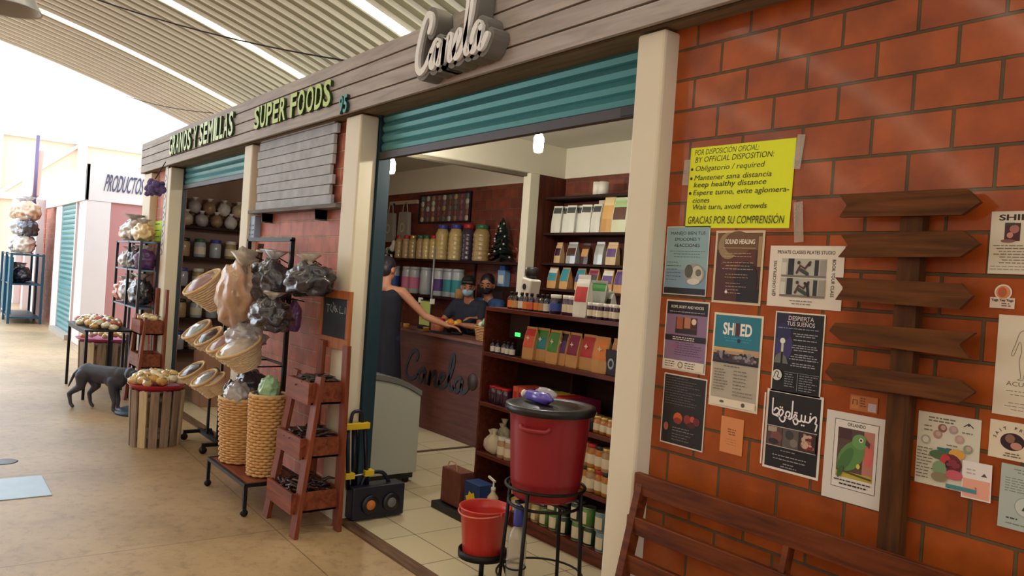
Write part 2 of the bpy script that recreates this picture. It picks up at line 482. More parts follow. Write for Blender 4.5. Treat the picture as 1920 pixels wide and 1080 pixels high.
# the slatted fascia over the shop fronts
fa = thing('fascia', 'long grey timber fascia of four boards above the shop fronts', 'fascia', (0, 0, 2.756), kind='structure')
for i, (z0, z1) in enumerate(((0, 0.084), (0.094, 0.182), (0.192, 0.280), (0.290, 0.374))):
    obj('board', MB().bx(-10.9, 4.5, -0.055, -0.03, z0, z1), M_fascia, fa, bevel=0.002)
obj('backing', MB().bx(-10.88, 4.5, -0.031, 0.0, 0.012, 0.37), M_dark, fa)
obj('soffit', MB().bx(-10.88, 4.5, 0.0, 0.2, 0.0, 0.03), wood('soffit wood', '#6a5a48', '#8a7860', 'X', 5, 0.7), fa)
obj('end_cap', MB().bx(-10.93, -10.9, -0.055, 0.2, -0.01, 0.374), mat('pale end board', (206,200,196), 0.6), fa)

# barrel roof of corrugated sheet with translucent strips
RY, RZ, RR = -6.0, 5.0-20.98, 20.98
def roofz(y): return RZ + math.sqrt(RR*RR-(y-RY)**2)
M_pan = mat('roof sheet', (150,146,126), 0.45, var=0.06, scale=4)
M_rib = mat('roof rib highlight', (250,247,238), 0.3)  # near-white paints in the light catching the ridges, against darker pans
M_sky = emit('daylight through roof strip', SKYWARM, SKYLIGHT)
strips = [-10.6-2.4, -10.6, -8.25, -5.9, -3.55, -1.2, 1.15, 3.5, 5.85, 8.2]
ys = [1.7 - i*0.42 for i in range(int(18/0.42))]
pan, rib, sk = MB(), MB(), MB()
def arcstrip(mb, x0, x1, dz, m=0, flip=False):
    V = []
    for y in ys: V += [(x0, y, roofz(y)+dz), (x1, y, roofz(y)+dz)]
    mb.add(V, [(2*i, 2*i+1, 2*i+3, 2*i+2) for i in range(len(ys)-1)], m, True)
x = -12.9
P = 0.19
while x < 9.0:
    tr = any(abs(x+P/2-q) < P/2 for q in strips)
    V = []
    prof = [(0, 0), (0.135, 0), (0.148, -0.03), (0.177, -0.03), (0.19, 0)]
    for k in range(4):
        (a, da), (b, db) = prof[k], prof[k+1]
        V = []
        for y in ys: V += [(x+a, y, roofz(y)+da), (x+b, y, roofz(y)+db)]
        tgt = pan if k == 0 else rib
        if tr and k == 0: tgt = sk
        tgt.add(V, [(2*i, 2*i+1, 2*i+3, 2*i+2) for i in range(len(ys)-1)], 0, True)
    x += P
rf = thing('ceiling_vault', 'curved corrugated metal roof with translucent strips over the market walkway', 'roof', (0,0,0), kind='structure')
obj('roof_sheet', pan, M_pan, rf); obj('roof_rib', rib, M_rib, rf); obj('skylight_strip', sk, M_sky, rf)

# the row of stalls beyond the passage
M_stall = mat('stall paint', (214,204,200), 0.6, var=0.04, scale=3)
M_stallpink = mat('passage wall plaster', (176,122,118), 0.8, var=0.08, scale=2)
M_teal = mat('teal roller slat', (84,152,158), 0.3, metal=0.35, var=0.06, scale=3)
M_teal_d = mat('dark teal frame', (18,50,62), 0.5)
def roller(mb, x0, x1, z0, z1, y, p=0.075, m=0):
    """curved interlocking slats of a roller shutter"""
    n = max(1, int(round((z1-z0)/p))); h = (z1-z0)/n; V = []
    pr = [(0, 0.012), (0.12, 0.0), (0.5, -0.010), (0.88, 0.0), (1.0, 0.012)]
    for i in range(n):
        for a, d in pr:
            V += [(x0, y+d, z1-(i+a)*h), (x1, y+d, z1-(i+a)*h)]
    k = len(V)//2
    return mb.add(V, [(2*i, 2*i+2, 2*i+3, 2*i+1) for i in range(k-1)], m, False)
# ================================================================== roller shutters
M_bar = mat('shutter bottom bar', (72,66,68), 0.5, metal=0.3)
def shutter(x0, x1, z0, lab, bar=0.05, p=0.066):
    t = thing('roller_shutter', lab, 'shutter', (x0, 0.155, z0))
    obj('slat_curtain', roller(MB(), 0, x1-x0, bar, 2.77-z0, 0, p), M_teal, t)
    bb = obj('bottom_bar', MB().bx(0, x1-x0, -0.02, 0.02, 0, bar), M_bar, t, bevel=0.003)
    for xx in (-0.02, x1-x0-0.005):
        obj('guide_rail', MB().bx(xx, xx+0.03, -0.02, 0.02, -z0, 2.76-z0), M_teal_d, t)
    return bb
s1 = shutter(-4.735, -2.26, 2.455, 'teal roller shutter half rolled up over the wide shop opening')
obj('lock_plate', MB().bx(2.28, 2.40, -0.026, 0.0, 0.006, 0.044), mat('black lock', (24,24,24), 0.5), s1)
shutter(-9.59, -7.07, 2.50, 'teal roller shutter half rolled up over the narrow shop opening at left')
struct('trim_5', MB().bx(-4.80, -4.753, 0.132, 0.24, 0, 2.765), M_teal_d)
# ================================================================== signs on the fascia
def strokes(paths, sx, sz, ox=0, oz=0, k=5):
    return [[(ox+p.x*sx, oz+p.y*sz) for p in catmull([(a, b, 0) for a, b in q], k)] for q in paths]
SCRIPT = [
 [(1.18,1.55),(1.32,1.85),(1.25,2.15),(1.0,2.28),(0.68,2.0),(0.38,1.35),(0.22,0.7),(0.3,0.18),(0.62,-0.05),(1.0,0.1),(1.3,0.42),(1.5,0.7)],
 [(2.1,0.8),(1.92,1.0),(1.65,0.85),(1.48,0.45),(1.52,0.08),(1.72,0.02),(1.95,0.35),(2.12,0.92),(2.05,0.45),(2.1,0.08),(2.28,0.08),(2.5,0.45),(2.62,0.92),(2.58,0.5),(2.54,0.02)],
 [(2.54,0.02),(2.72,0.6),(2.95,0.98),(3.1,0.9),(3.06,0.5),(3.04,0.1),(3.2,0.02),(3.45,0.3),(3.72,0.6),(3.86,0.88),(3.72,1.02),(3.5,0.8),(3.42,0.4),(3.52,0.06),(3.8,0.04),(4.1,0.4),(4.4,1.1),(4.58,1.85),(4.6,2.4),(4.46,2.5),(4.34,2.1),(4.26,1.2),(4.28,0.4),(4.4,0.04),(4.6,0.1),(4.78,0.4)],
 [(5.38,0.8),(5.2,1.0),(4.93,0.85),(4.76,0.45),(4.8,0.08),(5.0,0.02),(5.23,0.35),(5.4,0.92),(5.33,0.45),(5.38,0.08),(5.56,0.06),(5.85,0.42)]]
M_signwhite = mat('white sign face', (232,232,230), 0.45)
M_signgrey = mat('grey sign side', (112,108,102), 0.6)
p0 = at(782,138, Y=-0.16); p1 = at(912,88, Y=-0.16)
sgx = (p1.x-p0.x)/5.6; sgz = sgx*1.12
t = thing('shop_sign', 'white script sign with grey backing standing out from the fascia', 'sign', (p0.x, -0.055, p0.z))
rows = [[(a, b+a*0.03) for a, b in q] for q in strokes(SCRIPT, sgx, sgz, -0.02, 0.0)]
fc = MB(); bk = MB()
for q in rows:
    fc.ribbon(q, 0.036, -0.118, -0.10, 0)
    bk.ribbon(q, 0.085, -0.10, -0.006, 0)
    bk.ribbon([(a, b-0.004) for a, b in q], 0.07, -0.006, 0.0, 0)
obj('lettering', fc, M_signwhite, t, recalc=True); obj('backing', bk, M_signgrey, t, recalc=True)

M_green = mat('lime letter face', (186,208,92), 0.5); M_greend = mat('dark green letter side', (38,66,30), 0.6)
M_green2 = mat('pale letter face', (206,226,170), 0.5)
M_tealnum = mat('teal numeral face', (60,150,140), 0.5); M_tealnum_d = mat('dark teal numeral side', (12,60,60), 0.6)
def letters(txt, a, b, h, lab, m1, m2, name='shop_lettering', part='letter', y=-0.058, dep=0.022):
    """raised letters, each its own part, from the photo point a to b along the fascia"""
    q0 = at(*a, Y=y); q1 = at(*b, Y=y); L = q1.x-q0.x
    t = thing(name, lab, 'sign', (q0.x, y, q0.z))
    adv = {'I': 0.5, ' ': 0.5, 'M': 1.25, 'N': 1.1, 'O': 1.1, 'L': 0.85}
    tot = sum(adv.get(c, 1.0) for c in txt); x = 0; cw = L/tot
    for c in txt:
        wd = adv.get(c, 1.0)*cw
        if c != ' ':
            mb = MB().text(c, x, 0, h, -dep, 0, width=wd*0.84, depth=dep, bold=0.02, ms=1)
            obj(part, mb, [m1, m2], t)
        x += wd
    return t
letters('GRANOS Y SEMILLAS', (320,291.5), (441,257), at(325,259,Y=-0.058).z-at(325,293,Y=-0.058).z, 'pale green raised letters at the far end of the grey fascia', M_green2, M_greend)
letters('SUPER FOODS', (480,243), (626,203), at(482,204,Y=-0.058).z-at(482,242,Y=-0.058).z, 'lime green raised letters in the middle of the grey fascia', M_green, M_greend)
letters('95', (640,214), (656,209), 0.115, 'small teal house number on the fascia beside the lime letters', M_tealnum, M_tealnum_d, name='house_number', part='numeral')

# weathered board sign between the pillars, its ledge and meter box
M_old = mat('weathered white boards', (176,180,186), 0.8, var=0.35, scale=9, bump=0.2)
M_oldd = wood('old ledge wood', '#5a5450', '#85807a', 'X', 7, 0.8)
a = at(487,290, Y=0.04); b = at(636,262, Y=0.04); c = at(487,395, Y=0.04)
t = thing('weathered_sign', 'weathered whitewashed plank sign on the brick beside the cream pillar', 'sign', (a.x, 0.05, c.z))
Hs = 0.66; n = 9
for i in range(n):
    e0 = RND.uniform(0, 0.06); e1 = (b.x-a.x) - RND.uniform(0.0, 0.16)*(1 if i % 2 else 0.4)
    obj('plank', MB().bx(e0, e1, -0.028, 0.0, i*Hs/n+0.004, (i+1)*Hs/n), M_old, t, bevel=0.004)
for xx in (0.25, 1.1): obj('batten', MB().bx(xx, xx+0.06, 0.0, 0.03, 0.02, Hs-0.02), M_oldd, t)
a = at(462,398, Y=0.0); b = at(637,385, Y=0.0)
t = thing('wall_ledge', 'narrow dark wooden ledge under the weathered plank sign', 'ledge', (a.x+0.12, 0.08, a.z-0.02))
obj('shelf_board', MB().bx(0, b.x-a.x-0.12, -0.11, 0, 0, 0.03), M_oldd, t, bevel=0.003)
for xx in (0.3, 1.4): obj('bracket', MB().prism([(0,0),(0.02,0),(0.02,-0.08),(0,-0.02)], -0.09, 0).bx(0,0.02,-0.09,0,-0.07,0), M_oldd, t, loc=(xx,0,0))
a = at(466,447, Y=0.02)
t = thing('meter_box', 'small pale blue box on the bricks under the wooden ledge', 'box', (a.x, 0.08, a.z))
obj('case', MB().bx(0, 0.13, -0.06, 0, 0, 0.2), mat('pale blue box', (150,172,196), 0.5), t, bevel=0.006)
obj('louvre', MB().bx(0.02,0.11,-0.065,-0.06,0.03,0.04).bx(0.02,0.11,-0.065,-0.06,0.07,0.08).bx(0.02,0.11,-0.065,-0.06,0.11,0.12), mat('louvre grey', (96,112,134), 0.5), t)

# ================================================================== hanging lamp and cables over the walkway
lp = at(12, 14, X=-6.4)
t = thing('high_bay_lamp', 'grey dome lamp hanging under the vaulted roof at upper left', 'lamp', (lp.x, lp.y, lp.z))
obj('shade', MB().lathe([(0.05,0.22),(0.10,0.2),(0.16,0.1),(0.21,0.0),(0.215,-0.01),(0.20,-0.005),(0.15,0.09),(0.09,0.18)], 28), mat('lamp shade grey', (176,178,180), 0.4, metal=0.3), t)
obj('hook', MB().cyl((0,0,0.2),(0,0,0.3),0.03).cyl((0,0,0.3),(0,0,roofz(lp.y)-lp.z),0.006), mat('lamp rod', (70,70,70), 0.5), t)
M_cable = mat('black cable', (36,34,34), 0.7)
def cable(a, b, sag, lab, r=0.006):
    P = [a.lerp(b, i/16)+Vector((0,0,-sag*4*(i/16)*(1-i/16))) for i in range(17)]
    obj('cable', MB().tube(P, r, 6), M_cable, label=lab, cat='cable')
cable(at(650,114,Y=-0.02), at(150,-12,X=-7.0), 0.05, 'thin black cable slung from the fascia up across the roof ribs')
cable(at(400,212,Y=-0.02), at(236,180,X=-9.5), 0.03, 'thin dark cable against the white sky left of the fascia', 0.004)

# ================================================================== stalls beyond the passage
bX = -15.55; bY = 0.08
zt = at(190,312, Y=bY).z
st = thing('market_stall', 'pale market stall with a closed green shutter beyond the passage', 'stall', (bX, bY, 0))
def s_(name, mb, m, **k): return obj(name, mb, m, st, **k)
xl = at(100,470, Y=bY).x-bX
s_('wall', MB().bx(-6.3, 0, 0.1, 6, 0, 2.9), M_brick2)
s_('side_wall', MB().bx(0.0, 0.02, 0.36, 6, 0, 2.75), M_stallpink)
s_('pier', MB().bx(-0.72, 0.05, -0.03, 0.36, 0, 2.75), M_stall, bevel=0.01)
s_('pier', MB().bx(-3.65, -2.85, -0.03, 0.3, 0, 2.75), M_stall, bevel=0.01)
s_('parapet', MB().bx(-5.2, 0.06, -0.06, 0.0, 2.6, 3.25).bx(0.0, 0.06, -0.06, 6, 2.6, 3.25), M_stall, bevel=0.008)
s_('roller_shutter', roller(MB(), -2.87, -1.05, 0.1, 2.6, -0.005, 0.1), M_teal)
s_('jamb', MB().bx(-1.1, -0.98, -0.03, 0.1, 0, 2.6), M_stall)
s_('step', MB().bx(-3.0, -0.9, -0.12, 0.1, 0, 0.1), mat('concrete step', (168,156,144), 0.8))
tx = MB().text('PRODUCTOS', 0, 0, 0.3, 0, 0, width=at(268,338,X=bX+0.07).y-at(196,338,X=bX+0.07).y, depth=0.01, bold=0.004, shear=0.15)
s_('lettering', tx, mat('dark painted letters', (70,70,96), 0.6), loc=(0.072, at(196,338,X=bX+0.07).y-bY, 2.80), rot=(0, 0, PI/2))
# next stalls with awnings, far off
M_awn = mat('pale awning cloth', (206,206,216), 0.8); M_awn2 = mat('salmon awning cloth', (222,178,160), 0.8)
M_steelw = mat('white steel truss', (236,232,224), 0.5); M_hall = mat('salmon hall wall', (236,196,170), 0.8)
t = thing('market_stall', 'far market stall with a hanging salmon awning at left', 'stall', (-22.2, 0.1, 0))
obj('wall', MB().bx(-5.5, 0.0, 0.1, 5, 0, 2.9), M_brick2, t)
for xx in (-5.3, -2.9, -0.6): obj('pier', MB().bx(xx, xx+0.4, -0.05, 0.3, 0, 2.9), M_stall, t)
for xx in (-4.6, -2.2): obj('roller_shutter', roller(MB(), xx, xx+1.3, 1.6, 2.7, 0.03, 0.1), M_teal, t)
obj('awning', MB().add([(-2.8,-0.25,2.75),(0.3,-0.25,2.95),(0.3,-0.15,4.05),(-2.8,-0.15,3.75),(-2.8,-0.1,2.75),(0.3,-0.1,2.95),(0.3,-0.05,4.05),(-2.8,-0.05,3.75)],
    [(0,1,2,3),(7,6,5,4),(0,4,5,1),(1,5,6,2),(2,6,7,3),(3,7,4,0)]), M_awn2, t)
obj('awning', MB().add([(-5.6,-0.25,2.6),(-2.8,-0.25,2.75),(-2.8,-0.15,3.3),(-5.6,-0.15,3.1),(-5.6,-0.1,2.6),(-2.8,-0.1,2.75),(-2.8,-0.05,3.3),(-5.6,-0.05,3.1)],
    [(0,1,2,3),(7,6,5,4),(0,4,5,1),(1,5,6,2),(2,6,7,3),(3,7,4,0)]), M_awn, t)
obj('mast', MB().cyl((0.35,-0.2,2.7),(0.35,-0.2,4.4),0.04), mat('violet grey mast', (110,96,130), 0.6), t)
t = thing('market_hall', 'salmon end wall with a white steel truss far behind the stalls', 'hall', (-44, 4, 0))
obj('wall', MB().bx(0, 0.3, -16, 10, 0, 7.2), M_hall, t)
tr = MB()
for yy in (-14,-10.5,-7,-3.5,0,3.5,7): tr.bx(0.3,0.6,yy-0.2,yy+0.2,0,7.4)
tr.bx(0.3,0.5,-16,10,6.9,7.3).bx(0.3,0.5,-16,10,3.9,4.2)
for yy in (-14,-10.5,-7,-3.5,0,3.5): tr.beam((0.4,yy,4),(0.4,yy+3.5,7),0.15,0.15)
obj('truss', tr, M_steelw, t)
# ================================================================== papers on the right hand brick wall
YP = 0.078
INK = {}
def ink(c):
    k = 'ink '+c
    return mat(k, c, 0.55)
class Sheet:
    """one sheet of paper: x right, z up from its lower left corner; layers 0.3 mm apart"""
    def __init__(s, w, h, bgc, border=None, bw=0.006):
        s.w, s.h = w, h; s.mb = MB(); s.mats = []; s.k = 0
        s.mb.bx(0, w, 0, 0.0012, 0, h, s.mi(border or bgc))
        if border: s.rect(bw, w-bw, bw, h-bw, bgc)
    def mi(s, c):
        m = ink(c)
        if m not in s.mats: s.mats.append(m)
        return s.mats.index(m)
    def y(s): s.k += 1; return -0.0002*s.k
    def rect(s, x0, x1, z0, z1, c): s.mb.rect(x0, x1, z0, z1, s.y(), s.mi(c)); return s
    def disc(s, x, z, r, c, rz=None): s.mb.disc(x, z, r, s.y(), s.mi(c), 24, rz); return s
    def poly(s, P, c): s.mb.poly(P, s.y(), s.mi(c)); return s
    def line(s, P, wd, c): y = s.y(); s.mb.ribbon(P, wd, y, y, s.mi(c)); return s
    def curve(s, P, wd, c, k=5): return s.line([(p.x, p.y) for p in catmull([(a, b, 0) for a, b in P], k)], wd, c)
    def text(s, t, x, z, h, c, width=None, align='C', bold=0.0, shear=0.0, rot=0.0):
        s.mb.text(t, x, z, h, s.y(), s.mi(c), width, align, bold=bold, shear=shear, rot=rot); return s
    def bars(s, x0, x1, z, n, dz, c, t=0.0022, seed=1, align='L'):
        """rows too small to read"""
        r = random.Random(seed); y = s.y(); m = s.mi(c)
        for i in range(n):
            L = (x1-x0)*r.uniform(0.6, 1.0); a = x0 if align == 'L' else (x0+x1)/2-L/2
            q = a
            while q < a+L-0.003:
                e = min(a+L, q+r.uniform(0.006, 0.018)); s.mb.rect(q, e, z-i*dz, z-i*dz+t, y, m); q = e+0.003
        return s
    def speck(s, x0, x1, z0, z1, cols, n, r0, seed=3):
        r = random.Random(seed)
        for c in cols:
            y = s.y(); m = s.mi(c)
            for i in range(n):
                rr = r0*r.uniform(0.5, 1.2)
                x = r.uniform(x0+rr, x1-rr); z = r.uniform(z0+rr, z1-rr)
                s.mb.disc(x, z, rr, y-0.000004*i, m, 8, rr*r.uniform(0.6, 1.2))
        return s
    def put(s, name, label, cat, x, z, tilt=0.0, y=YP, group=None):
        o = obj(name, s.mb, s.mats, loc=(x, y-0.0012, z), rot=(0, -tilt, 0), label=label, cat=cat, group=group)
        return o

# --- yellow notice
W_, H_ = 0.46, 0.315
q = Sheet(W_, H_, '#e6f000')
q.text('POR DISPOSICIÓN OFICIAL:', 0.02, 0.285, 0.021, '#1c1a14', 0.29, 'L', 0.0, 0.15)
q.text('BY OFFICIAL DISPOSITION:', 0.025, 0.256, 0.021, '#1c1a14', 0.35, 'L', 0.0, 0.15)
for z, tt, wd in ((0.222,'Obligatorio / required',0.31),(0.186,'Mantener sana distancia',0.345),(0.159,'keep healthy distance',0.325),
                  (0.128,'Espere turno, evite aglomera-',0.42),(0.098,'ciones',0.08),(0.072,'Wait turn, avoid crowds',0.335)):
    q.text(tt, 0.028, z, 0.020, '#1c1a14', wd, 'L', 0.0, 0.2)
    if z in (0.222, 0.186, 0.128): q.disc(0.013, z+0.008, 0.0058, '#1c1a14')
q.text('GRACIAS POR SU COMPRENSIÓN', 0.012, 0.017, 0.028, '#1c1a14', 0.425, 'L', 0.0, 0.1)
q.put('notice_poster', 'bright yellow handwritten notice card high on the brick wall', 'poster', -2.0, 1.953, -0.012)
# --- strip of clear tape beside it
tp = film('clear tape', (230,220,205), 0.25, 0.1)
for i, (px, py, wd, hh, an) in enumerate(((1496,252,0.03,0.12,0.1),(1488,380,0.035,0.14,-0.1),(1284,300,0.03,0.1,0.05))):
    p = at(px, py, Y=YP-0.004)
    obj('tape_strip', MB().bx(0, wd, -0.0006, 0, -hh, 0), tp, loc=(p.x, YP-0.004, p.z), rot=(0, an, 0), cat='tape',
        label=('clear tape at the upper right corner of the yellow notice','clear tape at the lower right corner of the yellow notice','clear tape on the left edge of the yellow notice')[i])

# --- blue sheet
q = Sheet(0.213, 0.272, '#8fb0b4', '#c9cfc6', 0.004)
q.rect(0.004,0.209,0.004,0.1,'#7f9fb4'); q.rect(0.004,0.209,0.004,0.028,'#1c1c24')
for z, tt, wd in ((0.238,'MANEJO BIEN TUS',0.17),(0.214,'EMOCIONES Y',0.125),(0.190,'REACCIONES',0.125)): q.text(tt, 0.107, z, 0.0125, '#2a3238', wd)
q.bars(0.02,0.2,0.172,3,0.011,'#5a6a70',0.002,2,'C'); q.bars(0.012,0.09,0.128,6,0.014,'#4e5e66',0.0022,4)
q.disc(0.15,0.085,0.052,'#9c9a90',0.04); q.disc(0.165,0.085,0.028,'#c9c4b4',0.032); q.disc(0.125,0.095,0.02,'#56584e',0.026); q.disc(0.172,0.09,0.014,'#6e6c60'); q.disc(0.15,0.055,0.03,'#d8d6cc',0.012)
q.put('flyer', 'pale blue flyer with a grey photo, directly under the yellow notice beside the pillar', 'flyer', -2.089, 1.688)
# --- sound healing
q = Sheet(0.214, 0.272, '#4a2016', '#d8c4a0', 0.009)
q.rect(0.009,0.205,0.2,0.263,'#6e4a26'); q.rect(0.03,0.18,0.13,0.2,'#5c2a18'); q.disc(0.06,0.215,0.045,'#9a8054',0.05); q.disc(0.1,0.225,0.06,'#6e4a26',0.045)
q.rect(0.19,0.205,0.14,0.25,'#a88a5c'); q.disc(0.145,0.09,0.05,'#1e1210',0.07); q.rect(0.11,0.205,0.009,0.06,'#141012')
q.text('SOUND HEALING', 0.11, 0.222, 0.017, '#f2e6d0', 0.13, bold=0.03); q.line([(0.04,0.207),(0.18,0.207)],0.0015,'#d8c4a0')
q.bars(0.04,0.17,0.186,2,0.011,'#c8a890',0.002,5,'C'); q.bars(0.035,0.18,0.152,3,0.012,'#c8a890',0.0024,6,'C'); q.bars(0.04,0.17,0.108,2,0.011,'#c8a890',0.002,7,'C'); q.bars(0.06,0.15,0.075,4,0.012,'#c8a890',0.002,8)
q.disc(0.065,0.043,0.006,'#e8dcc8')
q.put('flyer', 'dark brown flyer with a tan frame, right of the pale blue flyer', 'flyer', -1.847, 1.669)
# --- pilates
q = Sheet(0.278, 0.213, '#e6dccb')
q.text('PRIVATE CLASSES PILATES STUDIO', 0.138, 0.185, 0.0115, '#1a1a1a', 0.215, bold=0.02)
q.text('@FLORECEPILATES', 0.030, 0.035, 0.0115, '#1a1a1a', 0.125, 'L', 0.015, rot=PI/2)
q.text('BOOK YOUR CLASS', 0.238, 0.168, 0.0115, '#1a1a1a', 0.125, 'L', 0.015, rot=-PI/2)
for z0 in (0.105, 0.037):
    q.rect(0.05,0.218,z0,z0+0.064,'#b8b6a8'); q.rect(0.075,0.098,z0+0.004,z0+0.064,'#20222a'); q.rect(0.175,0.19,z0+0.004,z0+0.06,'#2c2c34'); q.rect(0.05,0.218,z0,z0+0.007,'#7a7468')
    q.rect(0.195,0.216,z0+0.007,z0+0.06,'#9c988c'); q.rect(0.052,0.07,z0+0.007,z0+0.05,'#d4d2c4')
    q.line([(0.11,z0+0.015),(0.122,z0+0.04),(0.14,z0+0.03),(0.158,z0+0.052)],0.009,'#5a2c2c'); q.line([(0.125,z0+0.025),(0.15,z0+0.012)],0.013,'#2e4438'); q.disc(0.116,z0+0.05,0.006,'#3a241c'); q.disc(0.155,z0+0.045,0.006,'#2a1c18')
q.line([(0.16,0.045),(0.155,0.075),(0.145,0.085)],0.01,'#1c1a1e')
q.bars(0.08,0.19,0.022,2,0.01,'#4a463e',0.0025,9,'C')
q.put('flyer', 'white landscape flyer with two gym photos, tucked behind the left ends of the arrow boards', 'flyer', -1.607, 1.673)
# --- violet
q = Sheet(0.213, 0.278, '#8a6e8e', '#e2d4c4', 0.006)
q.rect(0.006,0.207,0.222,0.272,'#15121a'); q.text('ROPE, BODY AND VOICES', 0.107, 0.247, 0.0105, '#e4dcd4', 0.16, bold=0.015); q.bars(0.02,0.195,0.231,1,0.01,'#b0a4ac',0.003,2)
q.rect(0.055,0.16,0.148,0.212,'#4a241c'); q.rect(0.06,0.09,0.16,0.212,'#a85838'); q.rect(0.098,0.128,0.17,0.212,'#b87850'); q.disc(0.145,0.197,0.012,'#f0c8b0'); q.rect(0.055,0.16,0.148,0.165,'#28201c')
q.rect(0.006,0.207,0.118,0.14,'#17131a'); q.bars(0.045,0.2,0.13,2,0.008,'#d8ccc8',0.0035,3)
q.bars(0.06,0.2,0.108,6,0.009,'#4e3a58',0.0022,4); q.disc(0.06,0.096,0.012,'#a85878',0.006)
q.rect(0.006,0.207,0.006,0.042,'#e2d8c6'); q.bars(0.014,0.07,0.032,3,0.009,'#3a3430',0.003,5); q.disc(0.093,0.024,0.013,'#6a6a5c'); q.disc(0.093,0.024,0.009,'#d8d0bc'); q.bars(0.115,0.17,0.032,3,0.009,'#3a3430',0.003,6)
q.put('flyer', 'violet flyer with a black heading, beside the pillar and under the pale blue flyer', 'flyer', -2.066, 1.389)
# --- shred
q = Sheet(0.214, 0.35, '#b4aa98', '#e8dcc2', 0.008)
q.rect(0.008,0.206,0.22,0.342,'#21788c'); q.text('SHRED', 0.107, 0.272, 0.042, '#f4f0e4', 0.125, bold=0.03); q.rect(0.098,0.118,0.268,0.316,'#4a2e3a'); q.bars(0.05,0.17,0.257,2,0.01,'#2a9ab8',0.004,2,'C'); q.disc(0.117,0.252,0.008,'#1c3040')
q.rect(0.008,0.206,0.165,0.222,'#3a3036'); q.rect(0.008,0.206,0.2,0.222,'#b89878'); q.rect(0.008,0.14,0.212,0.222,'#d8b070'); q.speck(0.012,0.2,0.172,0.212,['#1e1c28','#6a5258','#8a8a90'],12,0.008,5); q.rect(0.008,0.206,0.165,0.172,'#15131a')
q.bars(0.06,0.16,0.153,1,0.01,'#6a6458',0.004,3); q.bars(0.018,0.085,0.138,8,0.0105,'#7a7264',0.0035,4); q.bars(0.105,0.17,0.138,6,0.0125,'#7a7264',0.0035,5); q.bars(0.105,0.2,0.062,2,0.012,'#8a8070',0.004,6)
q.rect(0.008,0.206,0.008,0.035,'#e8dcc2'); q.disc(0.062,0.022,0.01,'#5a5a48',0.005); q.disc(0.155,0.021,0.008,'#5a5048')
q.put('flyer', 'tall flyer with a teal top and a beige timetable below', 'flyer', -1.828, 1.283)
# --- night sky
q = Sheet(0.188, 0.28, '#0f1013', '#e6dcc6', 0.005)
q.rect(0.005,0.06,0.1,0.275,'#1a1c3a'); q.disc(0.04,0.16,0.034,'#37326a',0.05); q.disc(0.035,0.21,0.03,'#232650',0.03); q.disc(0.035,0.178,0.010,'#e6e8d0'); q.rect(0.031,0.04,0.12,0.17,'#c8cab4'); q.poly([(0.006,0.1),(0.062,0.1),(0.05,0.125),(0.03,0.137),(0.012,0.125)],'#6e7068'); q.rect(0.032,0.04,0.1,0.14,'#101014')
q.text('DESPIERTA', 0.1, 0.252, 0.0145, '#d8ccd0', 0.095, bold=0.01); q.text('TUS SUEÑOS', 0.1, 0.233, 0.0145, '#d8ccd0', 0.105, bold=0.01); q.bars(0.015,0.17,0.222,1,0.01,'#8890a0',0.003,2)
for i, z in enumerate((0.205,0.184,0.165,0.149,0.134,0.118,0.103)): q.bars(0.065,0.175,z,2 if i % 2 == 0 else 1,0.0075,'#a8aab0',0.003,10+i,'C')
q.disc(0.024,0.058,0.019,'#d8dcd0'); q.curve([(0.012,0.05),(0.02,0.07),(0.03,0.066),(0.026,0.052),(0.036,0.048)],0.003,'#16181a')
q.rect(0.05,0.182,0.072,0.0735,'#8a8c92'); q.rect(0.102,0.104,0.012,0.072,'#8a8c92'); q.bars(0.054,0.098,0.064,6,0.0082,'#8a8e94',0.003,21); q.bars(0.11,0.178,0.064,7,0.0082,'#8a8e94',0.003,22)
q.put('flyer', 'black flyer with a small night-sky lighthouse picture, left of the arrow sign post', 'flyer', -1.567, 1.377)
# --- black with orange lights
q = Sheet(0.212, 0.278, '#161314', '#d8cfc0', 0.005)
q.bars(0.012,0.19,0.262,11,0.0102,'#6e6462',0.0022,31)
q.disc(0.083,0.108,0.022,'#c85a24'); q.disc(0.083,0.098,0.02,'#8a3018',0.012); q.disc(0.13,0.11,0.018,'#8a2c18'); q.disc(0.155,0.115,0.012,'#c04a28'); q.disc(0.175,0.108,0.016,'#6a1e14'); q.disc(0.15,0.09,0.022,'#4a1612',0.01)
q.disc(0.028,0.068,0.012,'#a05a48',0.016); q.bars(0.06,0.19,0.068,2,0.011,'#8a7e7a',0.003,32); q.bars(0.06,0.17,0.044,3,0.011,'#8a7e7a',0.0022,33)
q.put('flyer', 'black flyer with glowing orange spheres, lowest beside the pillar', 'flyer', -2.051, 1.096)
# --- bedouin
q = Sheet(0.213, 0.277, '#121114', '#e8e0d4', 0.008)
bw = [[(0.025,0.245),(0.026,0.2),(0.03,0.19),(0.045,0.193),(0.052,0.207),(0.04,0.214),(0.032,0.204)],
      [(0.03,0.19),(0.05,0.186),(0.06,0.19),(0.068,0.204),(0.06,0.212),(0.052,0.2),(0.056,0.178),(0.068,0.17),(0.076,0.178),(0.074,0.188)],
      [(0.074,0.188),(0.088,0.188),(0.094,0.204),(0.083,0.208),(0.078,0.196),(0.088,0.186),(0.1,0.19),(0.102,0.246)],
      [(0.102,0.19),(0.115,0.188),(0.12,0.2),(0.112,0.202),(0.108,0.182),(0.116,0.17),(0.125,0.176),(0.122,0.19),(0.116,0.192)],
      [(0.122,0.186),(0.136,0.184),(0.138,0.205)],[(0.138,0.188),(0.15,0.184),(0.152,0.205)],[(0.15,0.186),(0.168,0.186),(0.17,0.206)],
      [(0.17,0.188),(0.178,0.2),(0.188,0.208),(0.193,0.2),(0.19,0.186),(0.196,0.182),(0.192,0.162)]]
for c in bw: q.curve(c, 0.0055, '#f4eef0', 4)
